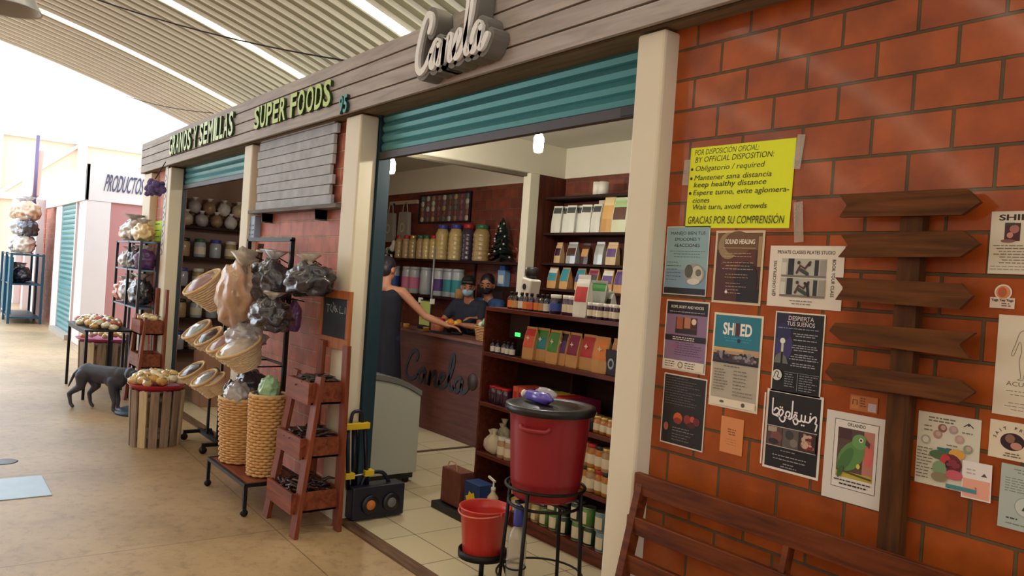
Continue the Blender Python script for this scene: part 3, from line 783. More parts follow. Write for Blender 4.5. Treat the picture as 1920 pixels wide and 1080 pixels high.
for x, z in ((0.056,0.219),(0.064,0.219),(0.114,0.21),(0.121,0.21),(0.142,0.172),(0.15,0.172),(0.172,0.216)): q.disc(x, z, 0.003, '#f4eef0')
q.rect(0.012,0.2,0.150,0.1525,'#c8beb4'); q.rect(0.012,0.2,0.082,0.0845,'#c8beb4')
q.rect(0.014,0.072,0.085,0.15,'#5a4238'); q.rect(0.016,0.05,0.13,0.148,'#a89c8a'); q.disc(0.05,0.115,0.022,'#7a4a44',0.018); q.disc(0.04,0.098,0.02,'#2c2420',0.01); q.rect(0.074,0.135,0.085,0.15,'#5c554e'); q.disc(0.1,0.13,0.016,'#3a3634'); q.disc(0.118,0.105,0.014,'#7c746a')
q.rect(0.137,0.198,0.085,0.15,'#3a2226'); q.speck(0.139,0.196,0.088,0.148,['#a87060','#7a2c24','#c8a890'],9,0.01,8)
q.bars(0.06,0.14,0.07,1,0.01,'#8a8488',0.003,41,'C'); q.bars(0.03,0.18,0.052,2,0.012,'#a8a2a4',0.003,42,'C'); q.bars(0.07,0.14,0.026,2,0.01,'#a8a2a4',0.003,43,'C')
q.rect(-0.006,0.0,0.01,0.262,'#e8e0d4')
q.put('flyer', 'black flyer with white curling lettering and three photos', 'flyer', -1.578, 1.106)
# --- small orange slip
q = Sheet(0.098, 0.132, '#d88a50'); q.bars(0.03,0.07,0.086,3,0.009,'#8a4a22',0.004,2,'C'); q.bars(0.02,0.08,0.05,3,0.009,'#b06a3a',0.002,3,'C')
q.put('paper_slip', 'small orange paper slip below the teal topped flyer', 'paper', -1.763, 1.12)
# --- parrot
q = Sheet(0.205, 0.285, '#dcd6cc')
q.rect(0.03,0.176,0.042,0.262,'#30302e'); q.rect(0.032,0.174,0.044,0.26,'#e6e0d6'); q.text('ORLANDO', 0.103, 0.244, 0.0105, '#1c1c1a', 0.06, bold=0.02)
q.rect(0.044,0.164,0.078,0.236,'#5a4238'); q.rect(0.13,0.164,0.078,0.236,'#b87868'); q.rect(0.044,0.09,0.2,0.236,'#4a2c2c'); q.rect(0.044,0.164,0.078,0.098,'#b8ac3a'); q.disc(0.148,0.165,0.014,'#d0645a',0.04)
def oval(cx, cz, a, b, ang, n=22): return [(cx+a*math.cos(t)*math.cos(ang)-b*math.sin(t)*math.sin(ang), cz+a*math.cos(t)*math.sin(ang)+b*math.sin(t)*math.cos(ang)) for t in [2*PI*i/n for i in range(n)]]
q.poly(oval(0.092,0.150,0.058,0.036,0.95), '#5c8a4a'); q.poly(oval(0.074,0.135,0.046,0.018,1.1), '#47733c'); q.poly(oval(0.118,0.2,0.025,0.024,0), '#6a9a58'); q.poly([(0.138,0.212),(0.152,0.2),(0.15,0.184),(0.142,0.192),(0.136,0.194)], '#4a3a30'); q.disc(0.122,0.206,0.007,'#e8e4d0'); q.disc(0.122,0.206,0.0038,'#1c1814'); q.disc(0.118,0.122,0.006,'#d8d040',0.008)
q.line([(0.05,0.1),(0.1,0.094),(0.16,0.088)],0.006,'#5a3c24'); q.poly(oval(0.06,0.095,0.022,0.008,1.2), '#3f6636')
q.bars(0.04,0.168,0.066,1,0.01,'#3a3632',0.004,2,'C'); q.bars(0.04,0.168,0.054,1,0.01,'#2a2624',0.005,3,'C')
q.put('flyer', 'white sheet in a plastic sleeve with a green parrot photo, left of the sign post', 'flyer', -1.35, 1.063)
# --- small pale stickers under lowest arrow
q = Sheet(0.09, 0.05, '#b4682e'); q.rect(0.004,0.03,0.006,0.046,'#c07a40'); q.rect(0.06,0.086,0.004,0.03,'#b8aab0'); q.bars(0.034,0.056,0.04,4,0.008,'#5a3418',0.003,4); q.line([(0.01,0.02),(0.01,0.034),(0.024,0.034),(0.024,0.02)],0.003,'#5a3418')
q.put('sticker', 'faded brown sticker just under the lowest arrow board', 'sticker', -1.275, 1.36)
# --- fruit leaflet
q = Sheet(0.172, 0.213, '#d8d4c0')
q.bars(0.03,0.11,0.197,2,0.009,'#6a685c',0.004,2)
q.line([(0.128,0.187),(0.14,0.197),(0.152,0.187)],0.003,'#3a3a34'); q.disc(0.14,0.192,0.003,'#3a3a34')
for x, z, c in ((0.07,0.172,'#8a5a52'),(0.1,0.172,'#a89a90'),(0.058,0.152,'#b08a78'),(0.118,0.148,'#b4988c'),(0.142,0.124,'#8a9a80')): q.disc(x, z, 0.0125, c); q.disc(x+0.002, z+0.002, 0.007, '#c4a49a')
q.disc(0.026,0.132,0.013,'#a8aaa0'); q.disc(0.026,0.132,0.009,'#d8d4c8')
q.bars(0.02,0.05,0.172,2,0.012,'#6a6a5c',0.003,3); q.bars(0.125,0.165,0.168,1,0.012,'#6a6a5c',0.003,4); q.bars(0.085,0.12,0.125,2,0.01,'#6a6a5c',0.003,5)
q.bars(0.004,0.055,0.105,10,0.0095,'#6a6a5c',0.0028,6)
q.rect(0.06,0.105,0.108,0.116,'#2a6a70'); q.disc(0.075,0.094,0.036,'#4a6a48',0.014); q.disc(0.115,0.105,0.022,'#d8a040',0.014); q.disc(0.1,0.072,0.03,'#6a2430',0.03); q.disc(0.11,0.044,0.024,'#c85a6a',0.014); q.disc(0.07,0.055,0.02,'#7a9a70',0.022); q.disc(0.085,0.085,0.014,'#c03a40'); q.disc(0.07,0.03,0.022,'#8a8060',0.014); q.rect(0.09,0.172,0.004,0.016,'#4a8a90')
q.speck(0.082,0.13,0.055,0.09,['#3a1822','#8a3040'],7,0.009,4)
q.put('flyer', 'white leaflet with round food photos, right of the sign post foot', 'flyer', -1.058, 1.182, 0.01)
q = Sheet(0.077, 0.105, '#e8e2dc'); q.rect(0.003,0.074,0.004,0.056,'#e8a890'); q.poly([(0.05,0.068),(0.066,0.068),(0.058,0.078)],'#5a5048'); q.bars(0.012,0.045,0.08,2,0.01,'#b8b0a8',0.004,3); q.disc(0.038,0.032,0.003,'#c86a50')
q.put('paper_slip', 'small white and peach card pinned over the corner of the food leaflet', 'paper', -0.926, 1.171, 0.02, YP-0.004)
# --- right edge sheets
q = Sheet(0.214, 0.175, '#d9d0bb'); q.text('SHIBARI', 0.085, 0.15, 0.0155, '#2a241e', 0.13, bold=0.03); q.rect(0.036,0.075,0.092,0.142,'#4a2026'); q.disc(0.06,0.125,0.012,'#a86a60'); q.disc(0.05,0.108,0.008,'#c88a78'); q.rect(0.036,0.06,0.135,0.143,'#2c4030'); q.disc(0.046,0.092,0.018,'#8a5a58',0.005)
q.bars(0.008,0.205,0.078,7,0.008,'#6a6454',0.0022,2,'C'); q.bars(0.006,0.205,0.02,2,0.008,'#8a8270',0.0018,3)
q.put('flyer', 'cream flyer with a dark red photo at the right edge, level with the top arrows', 'flyer', -0.902, 1.812)
q = Sheet(0.062, 0.03, '#e2d2c4'); q.disc(0.032,0.045,0.022,'#e8dccc'); q.disc(0.032,0.045,0.018,'#d8885a'); q.disc(0.03,0.045,0.011,'#b8603a',0.014)
q.text('Yoga Yaaj Yoga', 0.031, 0.02, 0.0065, '#4a2c20', 0.056, bold=0.03); q.bars(0.03,0.058,0.012,2,0.006,'#7a5a4a',0.003,3)
q.put('sticker', 'small round orange sticker with a caption strip, right of the third arrow', 'sticker', -0.89, 1.716)
q = Sheet(0.214, 0.277, '#ddd3bc'); q.text('ACUPUNTURA', 0.1, 0.083, 0.012, '#5c5648', 0.14); q.bars(0.03,0.17,0.068,2,0.01,'#8a8272',0.002,2,'C'); q.bars(0.01,0.2,0.035,3,0.009,'#9a9282',0.002,3,'C')
for sg in (-1, 1):
    ox = 0.082
    q.curve([(ox+sg*0.006,0.255),(ox+sg*0.008,0.24),(ox+sg*0.026,0.232),(ox+sg*0.034,0.205),(ox+sg*0.044,0.17),(ox+sg*0.038,0.168),(ox+sg*0.026,0.205),(ox+sg*0.02,0.18),(ox+sg*0.024,0.15),(ox+sg*0.018,0.108),(ox+sg*0.026,0.102),(ox+sg*0.012,0.103),(ox+sg*0.008,0.14),(ox,0.165)], 0.0012, '#6a6458', 4)
q.disc(0.082,0.258,0.0125,'#7a7466',0.016); q.disc(0.082,0.258,0.0108,'#ddd3bc',0.0145)
q.put('flyer', 'cream sheet with a line drawing of a standing figure at the right edge', 'flyer', -0.864, 1.422)
q = Sheet(0.14, 0.104, '#e0d3b8'); q.disc(0.058,0.05,0.03,'#2c1a20',0.024); q.disc(0.052,0.058,0.012,'#8a6450'); q.disc(0.068,0.04,0.014,'#c08a78',0.01)
for i, ch in enumerate('SAIT PRANA'):
    an = PI*(0.93-0.86*i/9); q.text(ch, 0.058+0.041*math.cos(an), 0.05+0.034*math.sin(an), 0.008, '#3a2c24', None, 'C', 0.02, rot=an-PI/2)
q.bars(0.035,0.085,0.016,2,0.007,'#6a5c4a',0.003,3,'C')
q.put('flyer', 'small cream card with a round dark photo at the right edge', 'flyer', -0.866, 1.302)
q = Sheet(0.2, 0.175, '#b0bcb4'); q.bars(0.03,0.16,0.162,2,0.008,'#7a8680',0.003,2,'C'); q.bars(0.012,0.18,0.137,6,0.007,'#7a8680',0.0022,3); q.disc(0.065,0.066,0.027,'#9aa49c'); q.disc(0.065,0.066,0.0245,'#c4ccc4'); q.poly([(0.056,0.056),(0.074,0.056),(0.065,0.074)],'#3a403c'); q.bars(0.02,0.06,0.028,1,0.01,'#4a524c',0.004,4); q.bars(0.02,0.18,0.014,1,0.01,'#7a8680',0.003,5)
q.put('flyer', 'pale grey green sheet at the right edge below the round photo card', 'flyer', -0.83, 1.116)

# ================================================================== arrow sign post
M_arrow = wood('dark stained arrow wood', '#42230a', '#6e3f14', 'X', 9, 0.7)
M_arrowp = wood('dark stained post wood', '#3c2008', '#5e3610', 'Z', 9, 0.7)
t = thing('arrow_signpost', 'dark wooden post with five blank arrow boards on the brick wall', 'signpost', (-1.1, 0.078, 0.95))
obj('post', MB().bx(-0.037, 0.03, -0.045, 0, 0.0, 1.1), M_arrowp, t, bevel=0.002)
def arrow(P):
    mb = MB().prism([(x+1.1, z-0.95) for x, z in P], -0.066, -0.0445)
    obj('arrow_board', mb, M_arrow, t, bevel=0.0015, recalc=True)
arrow([(-1.322,1.974),(-0.955,1.973),(-0.909,2.008),(-0.948,2.046),(-1.329,2.048),(-1.299,2.012)])
arrow([(-1.316,1.846),(-0.952,1.853),(-0.904,1.891),(-0.952,1.929),(-1.312,1.918),(-1.286,1.884)])
arrow([(-1.315,1.709),(-0.944,1.705),(-0.912,1.745),(-0.945,1.778),(-1.321,1.781),(-1.290,1.748)])
arrow([(-1.284,1.579),(-0.907,1.570),(-0.937,1.605),(-0.898,1.643),(-1.310,1.636),(-1.328,1.608)])
arrow([(-1.291,1.441),(-0.926,1.443),(-0.887,1.479),(-0.930,1.507),(-1.314,1.507),(-1.332,1.474)])

# ================================================================== slatted bench
M_bench = wood('red brown bench wood', '#471b08', '#783a10', 'X', 7, 0.55, coat=0.12)
t = thing('bench', 'long dark varnished slatted bench against the brick wall', 'bench', (-2.07, 0.0, 0))
Lb = 1.95
for z0, z1 in ((0.895,0.978),(0.748,0.815),(0.605,0.672)):
    obj('back_slat', MB().bx(0, Lb, -0.035+(0.98-z1)*-0.18, -0.010+(0.98-z1)*-0.18, z0, z1), M_bench, t, bevel=0.003)
for xx in (0.0, Lb-0.05):
    obj('back_post', MB().beam((xx+0.025, -0.13, 0.42), (xx+0.025, -0.002, 0.972), 0.05, 0.034, up=(1,0,0)), M_bench, t, bevel=0.002)
    obj('leg', MB().beam((xx+0.025, -0.13, 0.0), (xx+0.025, -0.13, 0.44), 0.05, 0.05, up=(1,0,0)), M_bench, t, bevel=0.002)
    obj('leg', MB().beam((xx+0.025, -0.52, 0.0), (xx+0.025, -0.52, 0.42), 0.05, 0.05, up=(1,0,0)), M_bench, t, bevel=0.002)
obj('back_post', MB().beam((Lb/2-0.3, -0.13, 0.42), (Lb/2-0.3, 0.0, 0.96), 0.04, 0.02, up=(1,0,0)), M_bench, t)
for k in range(4): obj('seat_slat', MB().bx(0, Lb, -0.56+k*0.112, -0.46+k*0.112, 0.42, 0.445), M_bench, t, bevel=0.003)
# ================================================================== inside the shop: lamps
M_bulb = emit('bulb glass lit', (1.0, 0.95, 0.82), 420.0)
M_socket = mat('lamp socket', (220,216,206), 0.5)
for i, (px, py) in enumerate(((1010,268),(734,312))):
    p = at(px, py, Y=1.0)
    t = thing('ceiling_bulb', ('bright bulb hanging from the shop ceiling near the middle of the opening','bright bulb hanging from the shop ceiling beside the left pillar')[i], 'bulb', (p.x, p.y, p.z))
    obj('bulb', MB().lathe([(0.0,-0.07),(0.028,-0.06),(0.034,-0.03),(0.034,0.03),(0.024,0.055),(0.016,0.06)], 16), M_bulb, t)
    obj('socket', MB().lathe([(0.02,0.055),(0.024,0.06),(0.024,0.11),(0.012,0.12)], 14), M_socket, t)
    obj('flex', MB().cyl((0,0,0.115),(0,0,3.16-p.z),0.004), M_cable, t)

# ================================================================== display shelf of packets and jars
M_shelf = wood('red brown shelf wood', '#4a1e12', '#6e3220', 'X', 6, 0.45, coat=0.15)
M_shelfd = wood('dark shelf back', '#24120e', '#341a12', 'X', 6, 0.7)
SX0, SX1, SY0, SY1 = -4.57, -2.35, 1.0, 1.34
LV = [0.10, 0.435, 0.80, 1.165, 1.495]
t = thing('display_shelf', 'long low reddish brown shelf unit full of packets and jars inside the shop', 'shelf', (SX0, SY0, 0))
for z in LV: obj('shelf', MB().bx(0, SX1-SX0, 0, SY1-SY0, z-0.028, z), M_shelf, t, bevel=0.002)
obj('side_panel', MB().bx(-0.02, 0.0, 0.01, SY1-SY0, 0, LV[4]-0.028), M_shelf, t); obj('side_panel', MB().bx(SX1-SX0, SX1-SX0+0.02, 0.01, SY1-SY0, 0, LV[4]-0.028), M_shelf, t)
obj('back_panel', MB().bx(0, SX1-SX0, SY1-SY0, SY1-SY0+0.015, 0.0, LV[4]), M_shelfd, t)
obj('plinth', MB().bx(0, SX1-SX0, 0.02, 0.04, 0, LV[0]-0.028), M_shelf, t)
for xx in (0.75, 1.5): obj('divider', MB().bx(xx, xx+0.018, 0.2, SY1-SY0, LV[0], LV[3]-0.028), M_shelfd, t)

# ---- goods builders
def build_pouch(w, h, d, body, lab, lab2=None, emb=False):
    def f():
        t = thing('pouch', '', 'pouch')
        V = []
        for z, ww, dd in ((0, 0.94, 1), (0.06, 1, 1), (0.45, 1, 0.85), (0.8, 0.97, 0.35), (0.9, 0.95, 0.08), (1.0, 0.95, 0.06)):
            for a, b in ((-1,-1),(0,-1.15),(1,-1),(1,1),(-1,1)): V.append((a*w/2*ww, b*d/2*dd, z*h))
        Fc = [(5*i+j, 5*i+(j+1) % 5, 5*i+5+(j+1) % 5, 5*i+5+j) for i in range(5) for j in range(5)] + [(4,3,2,1,0), (25,26,27,28,29)]
        mb = MB().add(V, Fc, 0, False)
        obj('bag', mb, body, t, bevel=0.003)
        def band(z0, z1, m, nm, s=0.86):
            V = []
            def prof(z):
                K = ((0,1,1),(0.06,1,1),(0.45,1,0.85),(0.8,0.97,0.35),(0.9,0.95,0.08),(1.0,0.95,0.06))
                for i in range(5):
                    if z <= K[i+1][0]:
                        q = (z-K[i][0])/(K[i+1][0]-K[i][0]); return K[i][1]+(K[i+1][1]-K[i][1])*q, K[i][2]+(K[i+1][2]-K[i][2])*q
                return 0.95, 0.06
            n = 6
            for i in range(n+1):
                z = z0+(z1-z0)*i/n; ww, dd = prof(z)
                for a, b in ((-s,-1.02),(0,-1.16),(s,-1.02)): V.append((a*w/2*ww, b*d/2*dd-0.0018, z*h))
            Fc = [(3*i+j, 3*i+j+1, 3*i+4+j, 3*i+3+j) for i in range(n) for j in range(2)]
            return obj(nm, MB().add(V, Fc, 0, False), m, t)
        lb_ = band(0.36, 0.72, lab, 'label')
        if emb: obj('emblem', MB().poly([(0.02*(1.0 if k % 2 == 0 else 0.38)*math.cos(PI/2+k*PI/4), h*0.66+0.02*(1.0 if k % 2 == 0 else 0.38)*math.sin(PI/2+k*PI/4)) for k in range(8)], -d*0.35-0.012), M_cream, lb_)
        if lab2: band(0.72, 0.93, lab2, 'top_label')
        return t
    return f
def build_jar(r, h, body, lid, label=None, neck=0.85, lh=0.18, ridge=0, film_top=None):
    def f():
        t = thing('jar', '', 'jar')
        z1 = h*(1-lh)
        if ridge:
            pr = [(r*0.9, 0)]
            for i in range(ridge):
                a = z1*0.86*(i+0.1)/ridge; b = z1*0.86*(i+0.9)/ridge
                pr += [(r*0.955, a), (r, a+(b-a)*0.3), (r, a+(b-a)*0.7), (r*0.955, b)]
            pr += [(r*neck, z1)]
        else: pr = [(r*0.9, 0), (r, h*0.03), (r, z1*0.86), (r*neck, z1*0.97), (r*neck, z1)]
        obj('body', MB().lathe(pr, 18), body, t)
        obj('lid', MB().lathe([(r*neck*1.03, z1-0.001), (r*neck*1.08, z1+0.003), (r*neck*1.08, h*0.985), (r*neck, h)], 18), lid, t)
        if label: obj('label', label_band(r*1.012, z1*0.2, z1*0.68), label, t)
        return t
    return f
def label_band(r, z0, z1, n=18):
    V = []; Fc = []
    for i in range(n):
        a = 2*PI*i/n; V += [(r*math.cos(a), r*math.sin(a), z0), (r*math.cos(a), r*math.sin(a), z1)]
    for i in range(n): Fc.append((2*i, 2*((i+1) % n), 2*((i+1) % n)+1, 2*i+1))
    return MB().add(V, Fc, 0, True)
def build_bottle(r, h, body, cap, label=None):
    def f():
        t = thing('bottle', '', 'bottle')
        obj('body', MB().lathe([(r*0.92, 0), (r, h*0.03), (r, h*0.6), (r*0.8, h*0.7), (r*0.38, h*0.78), (r*0.36, h*0.86)], 14), body, t)
        obj('cap', MB().lathe([(r*0.46, h*0.84), (r*0.46, h*0.98), (r*0.4, h)], 12), cap, t)
        if label: obj('label', label_band(r*1.015, h*0.1, h*0.5, 14), label, t)
        return t
    return f
def build_can(r, h, body, rim):
    def f():
        t = thing('can', '', 'can')
        obj('body', MB().lathe([(r, h*0.035), (r, h*0.965)], 18), body, t)
        obj('rim', MB().lathe([(r*0.93, 0), (r*1.02, 0.002), (r*1.02, h*0.035), (r*0.99, h*0.04)], 18), rim, t)
        obj('rim', MB().lathe([(r*0.99, h*0.96), (r*1.02, h*0.965), (r*1.02, h*0.99), (r*0.95, h), (r*0.9, h-0.004)], 18), rim, t)
        obj('label_panel', MB().add(*patch(r*1.012, h*0.15, h*0.75, -PI*0.78, -PI*0.3)), M_cream, t)
        return t
    return f
def patch(r, z0, z1, a0, a1, n=6):
    V = []; Fc = []
    for i in range(n+1):
        a = a0+(a1-a0)*i/n; V += [(r*math.cos(a), r*math.sin(a), z0), (r*math.cos(a), r*math.sin(a), z1)]
    for i in range(n): Fc.append((2*i, 2*i+2, 2*i+3, 2*i+1))
    return V, Fc, 0, True
M_cream = mat('cream label', (226,216,190), 0.6)
M_kraft = mat('kraft paper', (196,148,92), 0.6, var=0.08, scale=30)
M_tan = mat('tan pouch foil', (206,176,130), 0.4)
M_silver = mat('silver foil bag', (190,192,188), 0.3, metal=0.4)
M_whitebag = mat('white pouch', (214,216,206), 0.4)
M_black = mat('black plastic', (22,22,24), 0.4)
M_amber = mat('dark amber glass', (36,20,14), 0.15, coat=0.6)
M_darkblue = mat('dark blue glass', (24,30,60), 0.15, coat=0.6)
M_whitep = mat('white plastic', (224,222,212), 0.4)
M_orange = mat('orange label', (222,130,50), 0.5); M_redl = mat('red label', (190,44,44), 0.5); M_greenl = mat('green label', (70,140,66), 0.5)
M_teall = mat('teal label', (44,140,150), 0.5); M_purple = mat('purple label', (86,52,120), 0.5); M_blackl = mat('black label', (30,24,32), 0.5); M_crim = mat('magenta label', (130,30,70), 0.5)
M_bluel = mat('blue label', (50,80,160), 0.5); M_coral = mat('coral label', (214,96,70), 0.5); M_yell = mat('yellow label', (222,196,70), 0.5)
M_brown = mat('chocolate contents', (70,36,20), 0.35, coat=0.5); M_honey = mat('honey contents', (190,120,36), 0.3, coat=0.6); M_nut = mat('nut contents', (180,150,110), 0.45, coat=0.4, var=0.25, scale=60)
M_plum = mat('plum glass', (58,32,62), 0.2, coat=0.6); M_goldlid = mat('gold lid', (206,176,104), 0.3, metal=0.6); M_redlid = mat('red lid', (180,36,40), 0.4); M_whitelid = mat('white lid', (226,224,216), 0.4)
M_darklid = mat('dark lid', (38,32,34), 0.4); M_bluelid = mat('blue lid', (60,70,160), 0.4); M_greenlid = mat('green lid', (50,110,70), 0.4)

def row(key, build, pts, z, Y, lab, cat, group, rz=0.0, jit=0.08, sc_=None):
    """one good per point of the photo, standing on a board at height z"""
    for i, px in enumerate(pts):
        p = at(px, 500 if z > 1.7 else 700, Y=Y)
        # x for that column at the board's own height
        for _ in range(3):
            py = proj_y(px, z+0.05, Y); p = at(px, py, Y=Y)
        if z < 1.6 and Y < 1.5: p.x = max(p.x, SX0+0.065)
        l = lab(i) if callable(lab) else lab
        place(key, build, l, cat, (p.x, Y+RND.uniform(-0.008, 0.008), z), rz+RND.uniform(-jit, jit), group, sc_)
def proj_y(px, z, Y):
    lo, hi = -2000, 3000
    for _ in range(40):
        m = (lo+hi)/2
        if at(px, m, Y=Y).z > z: lo = m
        else: hi = m
    return (lo+hi)/2

# -- top board: bottles, jars, two bags
G = 'small bottles along the top board'
cols = [(M_amber,M_black,M_orange),(M_darkblue,M_black,M_whitep),(M_amber,M_black,M_kraft),(M_darkblue,M_black,M_coral),(M_amber,M_black,M_cream)]
seq = [(958,0),(968,2),(978,1),(988,0),(998,3),(1008,0),(1017,2),(1026,1)]
for i, (px, k) in enumerate(seq):
    row('topbottle%d' % k, build_bottle(0.026, 0.125, *cols[k]), [px], LV[4], 1.07, '%s small dark bottle from the left on the top board of the display shelf' % ORD[i], 'bottle', G)
nm = ['third from the right','second from the right','rightmost']
for i, px in enumerate((1042, 1062, 1073)):
    row('topjar%d' % (i > 0), build_jar(0.036 if i else 0.04, 0.13, M_darkblue if i == 0 else M_plum, M_whitelid, M_bluel if i == 0 else M_cream), [px], LV[4], 1.06,
        'white lidded jar, %s of three left of the white and red bag' % nm[i], 'jar', 'lidded jars on the top board')
row('redwhite', build_pouch(0.125, 0.27, 0.06, M_whitep, M_redl), [1093], LV[4], 1.05, 'white bag with a red panel standing on the top board of the display shelf', 'pouch', None, 0.0, 0.02)
row('silver', build_pouch(0.13, 0.24, 0.07, M_silver, M_silver, M_greenl), [1122], LV[4], 1.15, 'silver bag slumped behind the spice jars on the top board', 'pouch', None, 0.2, 0.02)
row('silver2', build_pouch(0.10, 0.18, 0.06, M_silver, M_black), [1142], LV[4], 1.17, 'smaller silver bag with a dark label behind the spice jars on the top board', 'pouch', None, -0.3, 0.02)
row('spice', build_jar(0.027, 0.10, M_plum, M_whitelid, M_cream, neck=0.95), [1108, 1118, 1128, 1138, 1148, 1158, 1168], LV[4], 1.035, lambda i: '%s white lidded spice jar from the left, right of the white and red bag' % ORD[i], 'jar', 'spice jars on the top board')
# -- second board: kraft pouches
for i, (px, a, b, k) in enumerate(((997,M_coral,M_redl,0),(1016,M_teall,M_greenl,1),(1042,M_greenl,M_greenl,2),(1058,M_purple,M_blackl,3),(1077,M_crim,M_crim,4),(1104,M_redl,M_redl,5),(1130,M_orange,M_orange,6),(1163,M_coral,M_kraft,7))):
    nm = ['coral','teal and green','green','purple and black','magenta','red','orange','plain orange'][i]
    row('kraft%d' % k, build_pouch(0.118, 0.225, 0.07, M_kraft, a, b, True), [px], LV[3], 1.07+0.02*(i % 2), 'kraft paper pouch with a %s label on the second board from the top' % nm, 'pouch', 'kraft pouches on the second board', 0.05, 0.15)
p = at(1147, 690, Y=1.05)
t = thing('box', 'small black box with a pale ornament right of the orange pouch', 'box', (p.x, 1.04, LV[3]))
obj('carton', MB().bx(-0.05,0.05,0,0.06,0,0.155), M_blackl, t, bevel=0.002)
obj('ornament', MB().disc(0,0.07,0.026,-0.0015,0,16,0.034).disc(0,0.07,0.015,-0.002,1,12,0.02), [mat('pale ornament',(150,170,176),0.4), M_blackl], t)
row('smallbottle', build_bottle(0.021, 0.095, M_darkblue, M_black, M_whitep), [926, 935, 944, 953, 962], LV[3], 1.05, lambda i: '%s tiny bottle with a white label from the left end of the second board' % ORD[i], 'bottle', 'tiny bottles at the left end of the second board')
p = at(962, 632, Y=1.08)
t = thing('price_scale', 'black shop device with a glowing green display at the left end of the display shelf', 'scale', (p.x, 1.12, LV[3]))
cs_ = obj('case', MB().bx(-0.10,0.12,0,0.09,0.115,0.30).bx(-0.03,0.05,0.02,0.07,0,0.12), M_black, t, bevel=0.006)
obj('base', MB().bx(-0.1,0.12,0.0,0.12,0,0.012), M_black, t)
obj('display', MB().bx(-0.026,0.03,-0.004,0.002,0.135,0.162), emit('green display', (0.05,1.0,0.12), 1.6), cs_)
# -- third board: plum jars and upright packets
row('plumjar', build_jar(0.042, 0.125, M_plum, M_redlid, None, lh=0.14), [925, 938, 950], LV[2], 1.07, lambda i: '%s red lidded plum coloured jar from the left on the third board' % ORD[i], 'jar', 'plum jars on the third board')
def build_packet(m, m2):
    def f():
        t = thing('packet', '', 'packet')
        obj('carton', MB().bx(-0.028,0.028,0,0.2,0,0.165), m, t, bevel=0.002)
        obj('label', MB().rect(-0.02,0.02,0.03,0.13,-0.0012), m2, t)
        return t
    return f
pk = [(964,M_coral,M_redl,'coral'),(976,M_coral,M_crim,'coral and magenta'),(988,M_redl,M_cream,'red and cream'),(999,M_greenl,M_yell,'green and yellow'),(1014,M_yell,M_blackl,'yellow and black'),(1027,M_yell,M_greenl,'yellow and green'),(1041,M_redl,M_orange,'red and orange'),(1053,M_redl,M_kraft,'red and tan'),(1065,M_crim,M_coral,'magenta and coral'),(1077,M_crim,M_cream,'magenta and cream')]
for i, (px, a, b, nm) in enumerate(pk):
    row('packet%d' % i, build_packet(a, b), [px], LV[2], 1.02, 'narrow upright %s packet in the row on the third board' % nm, 'packet', 'upright packets on the third board', 0, 0.02)
row('darkjar', build_jar(0.036, 0.115, M_brown, M_whitelid, M_blackl), [1096, 1110], LV[2], 1.06, lambda i: '%s dark jar with a white lid, right of the red barrel on the third board' % ORD[i], 'jar', 'jars on the third board')
row('honeyjar', build_jar(0.036, 0.105, M_honey, M_goldlid, M_cream), [1122, 1136, 1150, 1164], LV[2], 1.06, lambda i: '%s honey coloured jar with a gold lid on the third board' % ORD[i], 'jar', 'jars on the third board')
# -- fourth board: white cloth bags, nut jars
M_cloth = mat('white flour bag', (222,214,186), 0.8, bump=0.2, scale=18)
def build_sack(w, h, seed):
    def f():
        t = thing('flour_bag', '', 'bag')
        mb = MB().ball((0,0,h*0.36), (w/2,w*0.36,h*0.42), 0, 3, 0.12, 2.2, seed, squash=0.85)
        obj('bag', mb, M_cloth, t)
        obj('tied_top', MB().lathe([(w*0.2,h*0.66),(w*0.09,h*0.76),(w*0.11,h*0.86),(w*0.2,h)], 12, wob=lambda a,j,z: 1+0.18*math.sin(5*a)), M_cloth, t)
        return t
    return f
for i, (px, s, dy) in enumerate(((907,0.16,0.0),(918,0.235,0.11),(927,0.18,-0.02),(938,0.20,0.10))):
    row('sack%d' % i, build_sack(0.13, s, i), [px], LV[1], 1.09+dy, ['short white cloth bag at the left end of the fourth board','tallest white cloth bag, behind the short ones on the fourth board','white cloth bag third from the left on the fourth board','white cloth bag nearest the nut jars on the fourth board'][i], 'bag', 'white cloth bags on the fourth board', 0, 0.3)
row('nutjar', build_jar(0.04, 0.15, M_nut, M_whitelid, M_cream), [942, 955], LV[1], 1.05, lambda i: '%s nut jar with white lid left of the red barrel on the fourth board' % ORD[i], 'jar', 'nut jars on the fourth board')
cl = [(M_honey,M_darklid),(M_nut,M_goldlid),(M_honey,M_redlid)]
for r_ in range(2):
    for i, px in enumerate((1098, 1112, 1127, 1142, 1157)):
        k = (i+r_) % 3
        row('spread%d' % k, build_jar(0.043, 0.145, cl[k][0], cl[k][1], M_cream, lh=0.16), [px], LV[1]+0.1455*r_, 1.06, '%s preserve jar from the left in the %s row right of the red barrel' % (ORD[i], ('lower','upper')[r_]), 'jar', 'stacked preserve jars on the fourth board', 0, 0.02)
